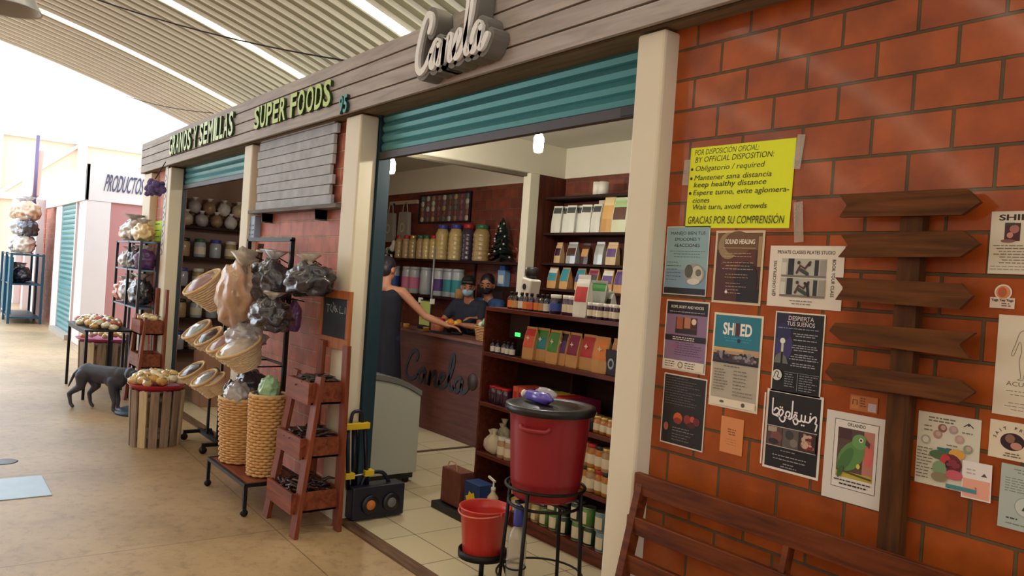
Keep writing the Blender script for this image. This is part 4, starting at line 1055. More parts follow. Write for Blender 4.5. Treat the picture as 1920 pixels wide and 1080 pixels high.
# -- bottom board: stacked cans
cc = [(mat('green can',(92,140,62),0.4),'green'),(mat('dark green can',(40,70,54),0.4),'dark green'),(mat('tan can',(190,168,110),0.4),'tan'),(mat('pale blue can',(120,150,160),0.4),'pale blue'),(mat('plum can',(70,44,56),0.4),'plum')]
M_rim = mat('steel can rim', (180,180,176), 0.3, metal=0.9)
order = [[2,2,2,0,0,1,0,1,3],[2,2,0,4,0,1,1,0,3]]
for r_ in range(2):
    for i, px in enumerate((968, 988, 1006, 1023, 1041, 1058, 1083, 1106, 1130)):
        k = order[r_][i]
        row('can%d' % k, build_can(0.044, 0.118, cc[k][0], M_rim), [px], LV[0]+0.119*r_, 1.055, '%s can, %s from the left in the %s row of the bottom board' % (cc[k][1], ORD[i], ('lower','upper')[r_]), 'can', 'stacked cans on the bottom board', RND.uniform(-0.4,0.4), 0.02)
# -- white grinder on top
p = at(980, 572, Y=1.16)
t = thing('scale_machine', 'small white tilted machine with a black dial at the left end of the display shelf', 'machine', (p.x, 1.2, LV[4]))
obj('body', MB().bx(-0.06,0.05,-0.05,0.05,0.09,0.23, M=Matrix.Rotation(0.18,4,'Y')), M_whitep, t, bevel=0.012)
obj('dial', MB().add([(-0.005+0.022*math.cos(2*PI*i/16)+0.025,-0.053,0.165+0.022*math.sin(2*PI*i/16)) for i in range(16)], [list(range(16))]), M_black, t)
obj('foot', MB().lathe([(0.05,0),(0.05,0.012),(0.02,0.02),(0.02,0.1)], 16), M_black, t)
obj('hopper', MB().lathe([(0.02,0.225),(0.045,0.24),(0.05,0.3),(0.03,0.31)], 16, c=(0.03,0,0)), M_darklid, t)
# ================================================================== wall shelves in the right hand recess
AY = 2.93
AL = [1.645, 1.91, 2.225, 2.60]
t = thing('shelving_unit', 'dark brown wall shelves with rows of bags in the back right recess', 'shelf', (-6.29, AY, 1.4))
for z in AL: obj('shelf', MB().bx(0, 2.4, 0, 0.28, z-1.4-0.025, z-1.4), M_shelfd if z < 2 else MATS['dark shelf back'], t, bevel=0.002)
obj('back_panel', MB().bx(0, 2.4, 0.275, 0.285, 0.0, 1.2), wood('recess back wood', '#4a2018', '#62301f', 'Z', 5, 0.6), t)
obj('upright', MB().bx(2.38, 2.4, 0, 0.28, 0, 1.2), M_shelfd, t)
def build_roll():
    t = thing('paper_roll', '', 'roll')
    obj('paper', MB().lathe([(0.02,0),(0.05,0),(0.05,0.13),(0.02,0.13)], 16), M_whitep, t); obj('core', MB().lathe([(0.02,0.0),(0.02,0.132),(0.015,0.132)], 12), M_kraft, t)
    return t
M_gph = mat('grey print', (70,74,72), 0.5)
for i, px in enumerate((1044, 1057, 1071, 1086, 1098, 1109, 1119)):
    row('whitebag', build_pouch(0.125, 0.29, 0.07, M_whitebag, M_whitebag, M_gph), [px], AL[2], AY+0.09+0.05*(i % 2), '%s white bag from the left on the upper recess shelf' % ORD[i], 'pouch', 'white bags on the upper recess shelf', 0.1, 0.2)
row('tealbag', build_pouch(0.10, 0.33, 0.07, mat('pale printed bag',(206,196,180),0.4), mat('aqua print',(130,180,170),0.5)), [1127], AL[2], AY+0.12, 'tall pale bag with an aqua panel beside the gold kraft bag', 'pouch', None)
row('goldbag', build_pouch(0.15, 0.37, 0.08, mat('gold kraft bag',(198,146,76),0.45), mat('gold print',(214,166,96),0.5), mat('cream emblem',(226,206,150),0.5)), [1141], AL[2], AY+0.07, 'tall gold kraft bag on the upper recess shelf', 'pouch', None)
row('photobag', build_pouch(0.18, 0.34, 0.07, mat('pale green bag',(206,212,176),0.45), mat('granola print',(96,56,44),0.6,var=0.5,scale=40), mat('light green print',(170,200,140),0.5)), [1163], AL[2], AY+0.07, 'pale green bag with a granola picture beside the pillar on the upper recess shelf', 'pouch', None)
for i, (px, b, l, w_, h_, lab) in enumerate(((1049,M_tan,M_plum,0.10,0.22,'slim tan bag with a dark panel'),(1074,M_silver,M_brown,0.15,0.225,'silver bag with a dark brown panel'),(1100,M_brown,M_kraft,0.11,0.215,'dark brown bag'),(1125,M_silver,M_silver,0.12,0.23,'plain silver bag'),(1149,M_tan,M_purple,0.13,0.225,'tan bag with a purple panel'))):
    row('midbag%d' % i, build_pouch(w_, h_, 0.07, b, l), [px], AL[1], AY+0.1, lab+' on the middle recess shelf', 'pouch', 'bags on the middle recess shelf', 0, 0.1)
for i, (px, l, l2, nm) in enumerate(((1037,M_teall,M_whitebag,'teal and white'),(1062,M_teall,M_teall,'teal'),(1089,M_bluel,M_teall,'blue'),(1113,M_blackl,M_crim,'black and magenta'),(1141,M_purple,M_whitebag,'purple and white'),(1165,M_purple,M_purple,'purple'))):
    row('lowbag%d' % i, build_pouch(0.13, 0.225, 0.08, M_kraft, l, l2), [px], AL[0], AY+0.06, 'kraft pouch with a %s label on the lowest recess shelf' % nm, 'pouch', 'kraft pouches on the lowest recess shelf', 0.1, 0.15)
for i, px in enumerate((1121, 1131)):
    row('paperroll', build_roll, [px], AL[3], AY+0.08, ('left','right')[i]+' one of two white paper rolls on the top recess shelf', 'roll', 'paper rolls on the top recess shelf')
# ================================================================== back wall of the left bay
BY = 2.96
t = thing('shelving_unit', 'long dark wall shelves with big storage jars behind the counter', 'shelf', (-10.5, BY, 1.3))
for z, x1 in ((1.90, 3.85), (1.43, 2.75)): obj('shelf', MB().bx(0, x1, 0, 0.255, z-1.3-0.03, z-1.3), M_shelfd, t, bevel=0.002)
for xx in (0.4, 1.6, 2.6): obj('bracket', MB().bx(xx, xx+0.03, 0.02, 0.255, 0.0, 0.10).bx(xx, xx+0.03, 0.235, 0.255, 0.1, 0.6), M_black, t)
M_oat = mat('oat contents', (206,182,120), 0.35, coat=0.6, var=0.25, scale=40)
M_seed = mat('seed contents', (176,150,100), 0.35, coat=0.6, var=0.3, scale=50)
M_bean = mat('dark bean contents', (66,56,74), 0.3, coat=0.6, var=0.3, scale=50)
M_clearw = mat('clear storage plastic', (170,176,180), 0.2, coat=0.5)
for i, (px, b, l, r_, h_, lab) in enumerate(((828,M_oat,M_bluelid,0.092,0.46,'big ridged storage jar with a blue lid and pale oats, left of two'),(852,M_oat,M_bluelid,0.092,0.46,'big ridged storage jar with a blue lid and pale oats, right of two'),(875,M_bean,M_redlid,0.085,0.46,'big ridged storage jar with a red lid and dark beans'),(900,M_seed,M_greenlid,0.105,0.45,'big ridged storage jar with a green lid beside the little Christmas tree'))):
    row('big%d' % i, build_jar(r_, h_, b, l, None, neck=0.7, lh=0.12, ridge=6), [px], 1.90, BY+0.16, lab, 'jar', 'big storage jars on the upper back shelf')
for i, (px, b, l, nm) in enumerate(((747,M_seed,M_redlid,'red'),(761,M_nut,M_redlid,'red'),(774,M_seed,M_goldlid,'gold'),(787,M_nut,M_greenlid,'green'),(799,M_oat,M_greenlid,'green'),(811,M_oat,M_redlid,'red'))):
    row('mid%d' % i, build_jar(0.056, 0.32, b, l, None, neck=0.75, lh=0.13, ridge=4), [px], 1.90, BY+0.12, '%s medium storage jar from the left on the upper back shelf, %s lid' % (ORD[i], nm), 'jar', 'medium storage jars on the upper back shelf')
row('smalltin', build_jar(0.05, 0.14, M_oat, M_goldlid, M_cream), [707], 1.90, BY+0.1, 'small pale tin at the left end of the upper back shelf', 'tin', None)
p = at(727, 470, Y=BY+0.1)
t = thing('zebra_ornament', 'black and white striped ornament near the left end of the upper back shelf', 'ornament', (p.x, BY+0.12, 1.90))
obj('body', MB().ball((0,0,0.10),(0.11,0.05,0.06),0,2).ball((0.13,0,0.2),(0.04,0.035,0.06),0,2).tube([(0.08,0,0.12),(0.13,0,0.19)],[0.05,0.035],8).cyl((-0.07,0,0.1),(-0.08,0,0),0.02).cyl((0.07,0,0.1),(0.08,0,0),0.02), M_whitep, t, remesh=0.008)
st_ = MB()
for k in range(6): st_.lathe([(0.052,-0.008),(0.056,0),(0.052,0.008)], 12, M=Matrix.Translation((-0.08+0.035*k,0,0.1)) @ Matrix.Rotation(PI/2+0.2,4,'Y'), sy=0.95)
obj('stripe', st_, M_black, t)
# canisters on the lower back shelf
M_can = mat('frosted canister', (176,184,190), 0.35, coat=0.3); M_pinkl = mat('pink label', (206,120,150), 0.5)
for i, (px, lb) in enumerate(((708,M_bluel),(737,M_bluel),(762,M_pinkl),(777,M_pinkl),(797,M_can),(822,M_purple),(840,M_teall),(856,M_teall))):
    row('canister%d' % i, build_jar(0.08, 0.36, M_can, M_clearw, lb, neck=0.9, lh=0.1), [px], 1.43, BY+0.12, '%s frosted canister from the left on the lower back shelf' % ORD[i], 'canister', 'frosted canisters on the lower back shelf')
row('mug_o', build_jar(0.055, 0.12, M_kraft, M_kraft, None, neck=1.0, lh=0.06), [862], 1.43, BY+0.03, 'tan paper tub on the lower back shelf beside the white cup', 'tub', None)
row('mug_w', build_jar(0.05, 0.10, M_whitep, M_whitelid, None, neck=1.0, lh=0.06), [878], 1.43, BY+0.03, 'white cup at the right end of the lower back shelf', 'cup', None)
# framed board of labels
a = at(785,366, Y=3.17); b = at(877,416, Y=3.17)
t = thing('spice_frame', 'dark frame with rows of small round spice samples on the brick wall', 'frame', (a.x, 3.215, b.z))
Wf, Hf = b.x-a.x, a.z-b.z
obj('panel', MB().bx(0.0, Wf, -0.012, 0, 0, Hf), mat('spice board', (96,78,76), 0.7), t)
obj('frame', MB().bx(0,Wf,-0.03,0,Hf-0.02,Hf).bx(0,Wf,-0.03,0,0,0.02).bx(0,0.02,-0.03,0,0.02,Hf-0.02).bx(Wf-0.02,Wf,-0.03,0,0.02,Hf-0.02), M_blackl, t)
cs = [mat('sample %d' % i, c, 0.7) for i, c in enumerate(((200,190,170),(130,70,64),(150,120,96),(120,104,100),(90,110,104),(140,90,92),(176,150,96),(190,186,184)))]
for r_ in range(5):
    for c_ in range(9):
        obj('sample', MB().lathe([(0.0,0.012),(0.036,0.01),(0.042,0.0)], 12, M=Matrix.Translation((0.08+c_*(Wf-0.16)/8, -0.012, 0.055+r_*(Hf-0.11)/4)) @ Matrix.Rotation(PI/2,4,'X')), cs[(r_*5+c_*3+(c_*r_)%4) % 8], t)
# cloth bags hanging on a rail
M_tote = mat('grey tote cloth', (150,146,134), 0.9, bump=0.1, scale=12); M_print = mat('pale tote print', (196,190,172), 0.8)
a = at(728,382, Y=3.14); b = at(779,376, Y=3.14)
t = thing('hanging_rail', 'pale wooden rail on the brick wall carrying cloth bags', 'rail', (a.x, 3.18, a.z))
obj('rail', MB().bx(0, b.x-a.x, -0.02, 0.02, -0.02, 0.03), mat('pale rail wood', (190,172,150), 0.6), t); obj('hook', MB().bx(0.15,0.17,-0.04,-0.02,-0.03,0.0).bx(0.5,0.52,-0.04,-0.02,-0.03,0.0), M_black, t)
for i, (px, py, wd, hh) in enumerate(((735,400,0.28,0.42),(762,398,0.28,0.40),(713,398,0.2,0.5))):
    p = at(px, py, Y=3.13)
    t = thing('tote_bag', ['grey cloth bag hanging left on the pale rail','grey cloth bag hanging right on the pale rail','grey cloth bag hanging in the corner beside the shutter rail'][i], 'bag', (p.x, 3.11, p.z))
    obj('bag', MB().prism([(-wd*0.42,0),(-wd*0.5,-hh*0.8),(-wd*0.4,-hh),(wd*0.4,-hh),(wd*0.5,-hh*0.8),(wd*0.42,0)][::1], -0.03, 0.03), M_tote, t, bevel=0.015, recalc=True)
    obj('handle', MB().tube(catmull([(-wd*0.25,0,-0.01),(-wd*0.15,0,0.11),(wd*0.15,0,0.11),(wd*0.25,0,-0.01)],5), 0.009, 6), M_tote, t)
    obj('print', MB().disc(0,-hh*0.55,wd*0.24,-0.0335,0,20).disc(0,-hh*0.55,wd*0.17,-0.034,1,20), [M_print, M_tote], t)
# little blue picture
a = at(990,388, Y=3.2); b = at(1003,432, Y=3.2)
obj('picture', MB().bx(0,0.16,-0.008,0,0,0.27).rect(0,0.16,0.13,0.27,-0.009,1).poly([(0,0.13),(0.08,0.18),(0.16,0.13)],-0.0095,2).rect(0,0.16,0.09,0.13,-0.009,2), [mat('violet print',(120,110,160),0.5), mat('blue print',(60,110,190),0.5), mat('dark print',(30,34,60),0.5)],
    loc=(a.x, 3.218, b.z), label='small blue picture on the brick wall beside the white column', cat='picture')
# Christmas tree and figurine on the shelf end
M_fir = mat('dark fir', (28,48,38), 0.8); M_bow = mat('silver bow', (196,200,196), 0.4)
p = at(937, 488, Y=BY+0.12)
t = thing('christmas_tree', 'small dark Christmas tree with pale bows on the upper back shelf', 'tree', (p.x, BY+0.13, 1.90))
obj('trunk', MB().cyl((0,0,0),(0,0,0.5),0.015), M_brown, t)
fo = MB()
for k in range(260):
    z = RND.uniform(0.04,0.5); rr = 0.19*(1-(z-0.04)/0.5)+0.015; an = RND.uniform(0,2*PI)
    e = Vector((rr*math.cos(an), rr*math.sin(an)*0.6, z-0.03)); b0 = Vector((0,0,z+0.02)); d = e-b0; s_ = d.cross(Vector((0,0,1))).normalized()*0.022
    fo.add([b0-s_*0.4, b0+s_*0.4, e+s_, e+d*0.12, e-s_], [(0,1,2,3,4)], 0)
obj('foliage', fo, M_fir, t)
for k in range(14):
    z = 0.06+0.03*k; rr = 0.18*(1-(z-0.04)/0.5)+0.01; an = k*2.4
    obj('bow', MB().ball((rr*math.cos(an), -abs(rr*math.sin(an)*0.6)-0.01, z), (0.018,0.012,0.014), 0, 1), M_bow, t)
p = at(976, 488, Y=BY+0.1)
t = thing('figurine', 'small pale figurine beside the Christmas tree on the shelf end', 'figurine', (p.x, BY+0.1, 1.90))
obj('robe', MB().lathe([(0.05,0),(0.045,0.06),(0.025,0.15),(0.018,0.17)], 12), mat('terracotta robe', (150,80,62), 0.7), t); obj('head', MB().ball((0,0,0.195),0.028,0,2), mat('figurine head',(206,160,130),0.6), t)
obj('arm', MB().tube([(-0.03,-0.02,0.13),(-0.06,-0.03,0.17)],0.01,6).tube([(0.03,-0.02,0.13),(0.06,-0.03,0.17)],0.01,6), MATS['terracotta robe'], t)
# lanterns and dark things at the right end below the shelf
p = at(929, 545, Y=BY+0.1)
t = thing('carton', 'blue and white carton on the low cabinet behind the two shop workers', 'box', (p.x, BY+0.208, 1.62))
obj('box', MB().bx(-0.07,0.07,-0.04,0.04,0,0.19), mat('pale blue carton',(120,160,200),0.5), t, bevel=0.002); obj('label', MB().rect(-0.05,0.05,0.03,0.13,-0.0415), M_whitep, t)
obj('top_flap', MB().bx(-0.05,0.05,-0.03,0.03,0.19,0.24), mat('bright blue cap',(60,130,210),0.4), t)
t = thing('cabinet', 'dark wooden cabinet standing behind the shop workers', 'cabinet', (-7.7, BY+0.16, 0))
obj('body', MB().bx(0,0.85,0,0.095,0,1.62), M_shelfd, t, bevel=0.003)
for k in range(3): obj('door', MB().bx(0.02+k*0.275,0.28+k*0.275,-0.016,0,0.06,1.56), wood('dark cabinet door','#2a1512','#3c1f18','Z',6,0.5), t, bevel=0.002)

# ================================================================== counter
CY = 2.19
M_counter = wood('brown counter front', '#4e2a22', '#653a2e', 'X', 5, 0.5)
t = thing('counter', 'dark brown wooden sales counter with script lettering on its front', 'counter', (-9.3, CY, 0))
CX1 = 3.2
obj('front_panel', MB().bx(0, CX1, 0, 0.03, 0, 1.03), M_counter, t)
obj('end_panel', MB().bx(CX1-0.03, CX1, 0.03, 0.36, 0, 1.03), M_shelfd, t)
obj('worktop', MB().bx(-0.02, CX1+0.02, -0.03, 0.38, 1.03, 1.06), wood('counter top wood', '#5a3830', '#7a5244', 'X', 5, 0.35), t, bevel=0.004)
a = at(757,706, Y=CY); b = at(873,738, Y=CY)
sx = (b.x-a.x)/5.7
lt = MB()
for qq in strokes(SCRIPT, sx, 0.145, a.x+9.3, a.z-0.0): lt.ribbon(qq, 0.045, -0.008, -0.0005, 0)
obj('lettering', lt, mat('dark script letters', (30,28,34), 0.5), t, recalc=True)
e = at(886,716, Y=CY)
obj('emblem', MB().lathe([(0.0,0.008),(0.085,0.008),(0.09,0.0)], 24, M=Matrix.Translation((e.x+9.3,-0.0005,e.z)) @ Matrix.Rotation(PI/2,4,'X')), mat('emblem brown', (54,28,24), 0.5), t)
e = at(770,640, Y=CY)
CZ = 1.06
# basket of snack bags on the counter
p = at(910, 640, Y=CY+0.12)
M_wick = mat('wicker', (176,132,82), 0.7, var=0.15, scale=40)
def woven(r0, r1, h, n=18, rr=0.006, seg=48, stakes=16, sx=1, sy=1):
    mb = MB()
    for i in range(n):
        z = h*(i+0.5)/n; r = r0+(r1-r0)*z/h
        P = []
        for k in range(seg):
            a = 2*PI*k/seg; q = r+rr*0.55*math.cos(a*stakes/2*1.0+PI*(i % 2))
            P.append((q*math.cos(a)*sx, q*math.sin(a)*sy, z))
        mb.tube(P, h/n*0.56, 5, 0, True, True)
    return mb
t = thing('basket', 'low oval wicker basket on the counter filled with snack bags', 'basket', (p.x, CY+0.22, CZ))
obj('weave', woven(0.20, 0.24, 0.15, 9, 0.006, 36, 18, 1, 0.75), M_wick, t)
obj('base', MB().lathe([(0.19,0),(0.19,0.01)], 24, sy=0.75), M_wick, t)
M_snack = [mat('clear snack bag', (206,206,190), 0.25, coat=0.5), mat('green snack bag', (120,170,120), 0.3, coat=0.4), mat('pink snack bag', (216,170,160), 0.3, coat=0.4)]
for k in range(15):
    an = k*2.4; rr = 0.17*math.sqrt((k+0.5)/15)
    obj('snack_bag', MB().ball((0,0,0), (0.045,0.035,0.05), 0, 2, 0.3, 2.5, k), M_snack[k % 3], label=None, loc=(p.x+rr*math.cos(an), CY+0.22+rr*math.sin(an)*0.7, CZ+0.15+0.035*(k % 2)), rot=(RND.uniform(-0.5,0.5), RND.uniform(-0.5,0.5), RND.uniform(0,6)), group='snack bags in the counter basket')
    o = COL.objects[-1]; o['label'] = '%s snack bag heaped in the counter basket' % ('clear','green','pink')[k % 3]; o['category'] = 'bag'
# card stand
p = at(790, 602, Y=CY+0.2)
t = thing('menu_stand', 'black framed yellow green card on a stand on the counter', 'stand', (p.x, CY+0.25, CZ))
obj('frame', MB().bx(-0.13,0.13,-0.01,0.01,0.03,0.34), M_black, t, bevel=0.004); obj('card', MB().rect(-0.115,0.115,0.045,0.325,-0.0115), mat('yellow green card', (176,180,92), 0.5), t)
obj('foot', MB().bx(-0.08,0.08,-0.05,0.05,0,0.03), M_black, t); obj('pole', MB().cyl((0.06,0.03,0.0),(0.06,0.03,0.95),0.012,n=8), mat('grey pole',(150,150,154),0.4,metal=0.5), t)
obj('clip', MB().bx(-0.15,-0.11,-0.02,0.02,0.30,0.36).bx(0.11,0.15,-0.02,0.02,0.30,0.36), M_whitep, t)
row('redjar', build_jar(0.085, 0.15, mat('sweets contents',(190,110,80),0.4,var=0.3,scale=40), M_redlid, None, neck=0.95, lh=0.2), [822], CZ, CY+0.3, 'squat red lidded jar on the counter', 'jar', None)
p = at(850, 606, Y=CY+0.3)
t = thing('fruit_bowl', 'bowl of yellow and orange fruit on the counter', 'bowl', (p.x, CY+0.3, CZ))
obj('bowl', MB().lathe([(0.05,0),(0.10,0.05),(0.13,0.09),(0.125,0.09),(0.09,0.05),(0.0,0.02)], 20), M_brown, t)
for k in range(6):
    obj('fruit', MB().ball((0,0,0),0.042,0,2), [M_yell,M_orange][k % 2], loc=(p.x+0.06*math.cos(k*1.05), CY+0.3+0.06*math.sin(k*1.05), CZ+0.1+0.02*(k % 2)), label='%s fruit in the bowl on the counter' % ('yellow','orange')[k % 2], cat='fruit', group='fruit in the counter bowl')
for i, px in enumerate((748, 762, 800)):
    row('candle', build_jar(0.035, 0.05, M_honey, M_goldlid, None, neck=1.0, lh=0.2), [px], CZ, CY+0.06, '%s small candle tin from the left along the counter edge' % ORD[i], 'tin', 'candle tins on the counter edge')
t = thing('tray', 'flat dark tray on the counter between the two sides', 'tray', (at(835,628,Y=CY+0.15).x, CY+0.16, CZ))
obj('tray', MB().bx(-0.17,0.17,-0.1,0.1,0,0.012).bx(-0.17,0.17,-0.1,-0.09,0.012,0.025).bx(-0.17,0.17,0.09,0.1,0.012,0.025), M_blackl, t)

# ================================================================== chest freezer end
fx = -5.35
A = at(684,706, X=fx); B = at(740,716, X=fx); C_ = at(790,738, X=fx); D_ = at(786,896, X=fx)
t = thing('chest_freezer', 'pale grey chest freezer with a curved top inside the opening beside the pillar', 'freezer', (fx, 0.5, 0))
yb = C_.y
prof = [(0.28, 0.09), (yb, 0.09), (yb, C_.z-0.02)] + [(p.y, p.z-0.02) for p in (at(770,726,X=fx), at(750,717,X=fx), at(725,711,X=fx), at(700,707,X=fx), at(684,705,X=fx))] + [(0.28, A.z)]
def freeze(P, x0, x1, m=0):
    k = len(P); V = [(x0, y-0.5, z) for y, z in P]+[(x1, y-0.5, z) for y, z in P]
    return MB().add(V, [list(range(k))[::-1], list(range(k,2*k))]+[(i,(i+1)%k,k+(i+1)%k,k+i) for i in range(k)], m)
M_fre = mat('freezer enamel', (176,180,166), 0.45, var=0.03, scale=2)
obj('body', freeze(prof, -1.15, 0), M_fre, t, bevel=0.006, recalc=True)
top = prof[2:8]
ring = [(y, z+0.045) for y, z in top]+[(y, z+0.004) for y, z in top[::-1]]
obj('top_rim', freeze(ring, -1.15, 0.012), mat('freezer rim', (128,132,126), 0.35, metal=0.3), t, recalc=True)
obj('glass_lid', freeze([(y, z+0.05) for y, z in top]+[(y, z+0.046) for y, z in top[::-1]], -1.1, -0.03), film('freezer glass', (170,190,190), 0.35), t, recalc=True)
obj('grille', MB().bx(-1.1, -0.02, -0.2, yb-0.52, 0.045, 0.09), M_black, t)
for xx, yy in ((-0.06,yb-0.56),(-0.06,-0.16),(-1.05,yb-0.56),(-1.05,-0.16)):
    obj('caster', MB().cyl((xx-0.012,yy,0.026),(xx+0.012,yy,0.026),0.024,n=14).bx(xx-0.018,xx+0.018,yy-0.02,yy+0.02,0.045,0.06), M_black, t)

# ================================================================== shelves seen through the narrow opening
LX = -10.47
SZ = [0.5, 0.92, 1.33, 1.72, 2.12]
t = thing('shelving_unit', 'dark shelves on the side wall seen through the narrow opening', 'shelf', (LX, 0.32, 0))
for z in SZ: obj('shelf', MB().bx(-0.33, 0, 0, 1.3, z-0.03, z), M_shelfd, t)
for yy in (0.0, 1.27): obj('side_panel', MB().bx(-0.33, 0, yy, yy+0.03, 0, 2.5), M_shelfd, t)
M_bundle = [mat('bundle %d' % i, c, 0.4, coat=0.4, var=0.25, scale=25) for i, c in enumerate(((196,176,150),(170,160,160),(150,120,90),(206,200,196)))]
def build_bundle(i):
    def f():
        t = thing('storage_bag', '', 'bag')
        obj('bag', MB().ball((0,0,0.085),(0.085,0.085,0.095),0,2,0.2,2,i,squash=0.9), M_bundle[i], t); obj('tied_top', MB().lathe([(0.02,0.165),(0.03,0.19),(0.05,0.21)],8), M_bundle[3], t)
        return t
    return f
for r_ in range(2):
    for i in range(6 if r_ == 0 else 5):
        place('bundle%d' % ((i+r_) % 4), build_bundle((i+r_) % 4), '%s tied bag from the left in the %s row on the top side shelf' % (ORD[i], ('lower','upper')[r_]), 'bag', (LX-0.12, 0.46+i*0.19+0.09*r_, SZ[4]+0.17*r_), 0.5*i, 'tied bags on the top side shelf')
for k, z in enumerate(SZ[:4]):
    for i in range(6):
        kk = (i+2*k) % 4
        bl = [M_clearw, M_seed, M_nut, M_can][kk]
        place('sidejar%d' % kk, build_jar(0.075, 0.24, bl, [M_bluelid,M_whitelid,M_darklid,M_greenlid][kk], M_cream if kk % 2 else None), '%s canister from the left on the %s side shelf down' % (ORD[i], ['lowest','fourth','third','second'][k]), 'canister', (LX-0.12, 0.45+i*0.2, z), 0.3*i, 'canisters on the side shelves')
p = at(352, 690, Y=-0.0)
t = thing('cardboard_box', 'brown cardboard box with a dark hole leaning inside the narrow opening', 'box', (-9.25, 0.5, 0.004))
obj('carton', MB().bx(-0.2,0.2,-0.16,0.16,0,0.62), mat('cardboard', (150,112,86), 0.8), t, bevel=0.004); obj('hole', MB().add([(0.2015,-0.02+0.05*math.cos(2*PI*i/14),0.4+0.06*math.sin(2*PI*i/14)) for i in range(14)],[list(range(14))]), M_blackl, t)
# ================================================================== water barrel on its iron stand, bucket, bottle
bx, by = -2.98, 0.30
M_iron = mat('black iron', (24,22,22), 0.5, metal=0.4)
M_barrel = mat('dark red plastic barrel', (148,26,36), 0.42, var=0.06, scale=4, coat=0.2)
zb_, zt_ = 0.60, 1.06
t = thing('iron_stand', 'black iron ring stand carrying the dark red barrel', 'stand', (bx, by, 0))
def ring(r, z, rad=0.008, c=(0,0)): return MB().tube([(c[0]+r*math.cos(2*PI*i/32), c[1]+r*math.sin(2*PI*i/32), z) for i in range(32)], rad, 8, 0, True, True)
obj('ring', ring(0.205, zb_+0.06), M_iron, t); obj('ring', ring(0.185, zb_-0.03), M_iron, t)
obj('cross_bar', MB().beam((-0.18,0,zb_-0.02),(0.18,0,zb_-0.02),0.03,0.012), M_iron, t); obj('cross_bar', MB().beam((0,-0.18,zb_-0.008),(0,0.18,zb_-0.008),0.03,0.012), M_iron, t)
for an in (-1.15, 0.42, 1.99, 3.56):
    c, s_ = math.cos(an), math.sin(an)
    obj('leg', MB().cyl((0.2*c,0.2*s_,zb_+0.06),(0.235*c,0.235*s_,0.0),0.010,n=8), M_iron, t)
obj('ring', ring(0.222, 0.2, 0.006), M_iron, t)
vb = Vector((-0.43, -0.05, 0)); vo = Vector((-0.135, -0.05, 0))
arm = obj('bucket_tray', MB().lathe([(0.0,0.158),(0.125,0.158),(0.137,0.162),(0.137,0.2),(0.13,0.2),(0.13,0.168),(0.0,0.166)], 28, c=(vb.x, vb.y, 0)), M_iron, t)
obj('tray_leg', MB().cyl((vb.x,vb.y,0),(vb.x,vb.y,0.16),0.014,n=10).lathe([(0.1,0),(0.1,0.01),(0.02,0.02)],20,c=(vb.x,vb.y,0)), M_iron, t)
obj('tray_arm', MB().beam((vb.x+0.12,vb.y,0.17),(-0.2,-0.02,0.2),0.02,0.01), M_iron, t)
obj('bottle_ring', ring(0.052, 0.2, 0.005, (vo.x,vo.y)).tube([(vo.x-0.05,vo.y-0.0,0.2),(-0.21,-0.07,0.2)],0.005,6), M_iron, t)
obj('bottle_plate', MB().lathe([(0.0,0.05),(0.055,0.05),(0.055,0.058),(0,0.058)],18,c=(vo.x,vo.y,0)).beam((vo.x-0.02,vo.y,0.054),(-0.205,-0.08,0.2),0.014,0.006), M_iron, t)
t = thing('water_barrel', 'dark red plastic barrel with a black lid on the iron stand', 'barrel', (bx, by, zb_))
H = zt_-zb_
pr = [(0.0,0.004),(0.155,0.0),(0.168,0.015),(0.172,0.06),(0.180,0.066),(0.184,0.11)] + [(0.184+0.022*k/8, 0.11+(H-0.15)*k/8) for k in range(1,9)] + [(0.212,H-0.03),(0.214,H)]
obj('body', MB().lathe(pr, 48, wob=lambda a,j,z: 1+(0.008*math.cos(24*a) if 0.1 < z < H-0.05 else 0)), M_barrel, t)
M_lid = mat('black barrel lid', (26,26,30), 0.35)
obj('lid', MB().lathe([(0.218,H-0.022),(0.232,H-0.02),(0.236,H+0.0),(0.232,H+0.016),(0.20,H+0.02),(0.19,H+0.012),(0.15,H+0.012),(0.14,H+0.02),(0.0,H+0.022)], 40), M_lid, t)
for an in (-1.05, 2.1):
    c, s_ = math.cos(an), math.sin(an); d = Vector((-s_, c, 0))
    P_ = [Vector((0.206*c,0.206*s_,H-0.07))+d*0.075, Vector((0.222*c,0.222*s_,H-0.085))+d*0.06, Vector((0.226*c,0.226*s_,H-0.088)), Vector((0.222*c,0.222*s_,H-0.085))-d*0.06, Vector((0.206*c,0.206*s_,H-0.07))-d*0.075]
    obj('handle', MB().tube(catmull(P_,4), 0.012, 8), M_barrel, t)
M_pump = mat('clear pump bottle', (200,190,214), 0.15, coat=0.5); M_violet = mat('violet soap', (100,84,190), 0.25, coat=0.5)
t = thing('soap_bottle', 'small soap bottle with violet liquid lying on the black barrel lid', 'bottle', (bx-0.0, by-0.07, zt_+0.054))
Mx = Matrix.Rotation(PI/2,4,'Y')
obj('bottle', MB().lathe([(0.0,-0.09),(0.036,-0.088),(0.038,0.05),(0.016,0.07),(0.013,0.085)],16,M=Mx,sx=0.8), M_violet, t)
obj('clear_top', MB().ball((0.0,0.03,0.02),(0.085,0.03,0.03),0,2,0.15,2,3), film('clear wrap',(210,206,214),0.55,0.1), t)
obj('pump', MB().lathe([(0.015,0.085),(0.016,0.1),(0.008,0.1),(0.008,0.125),(0.02,0.125),(0.02,0.14)],12,M=Matrix.Rotation(-PI/2,4,'Y')), M_whitep, t)
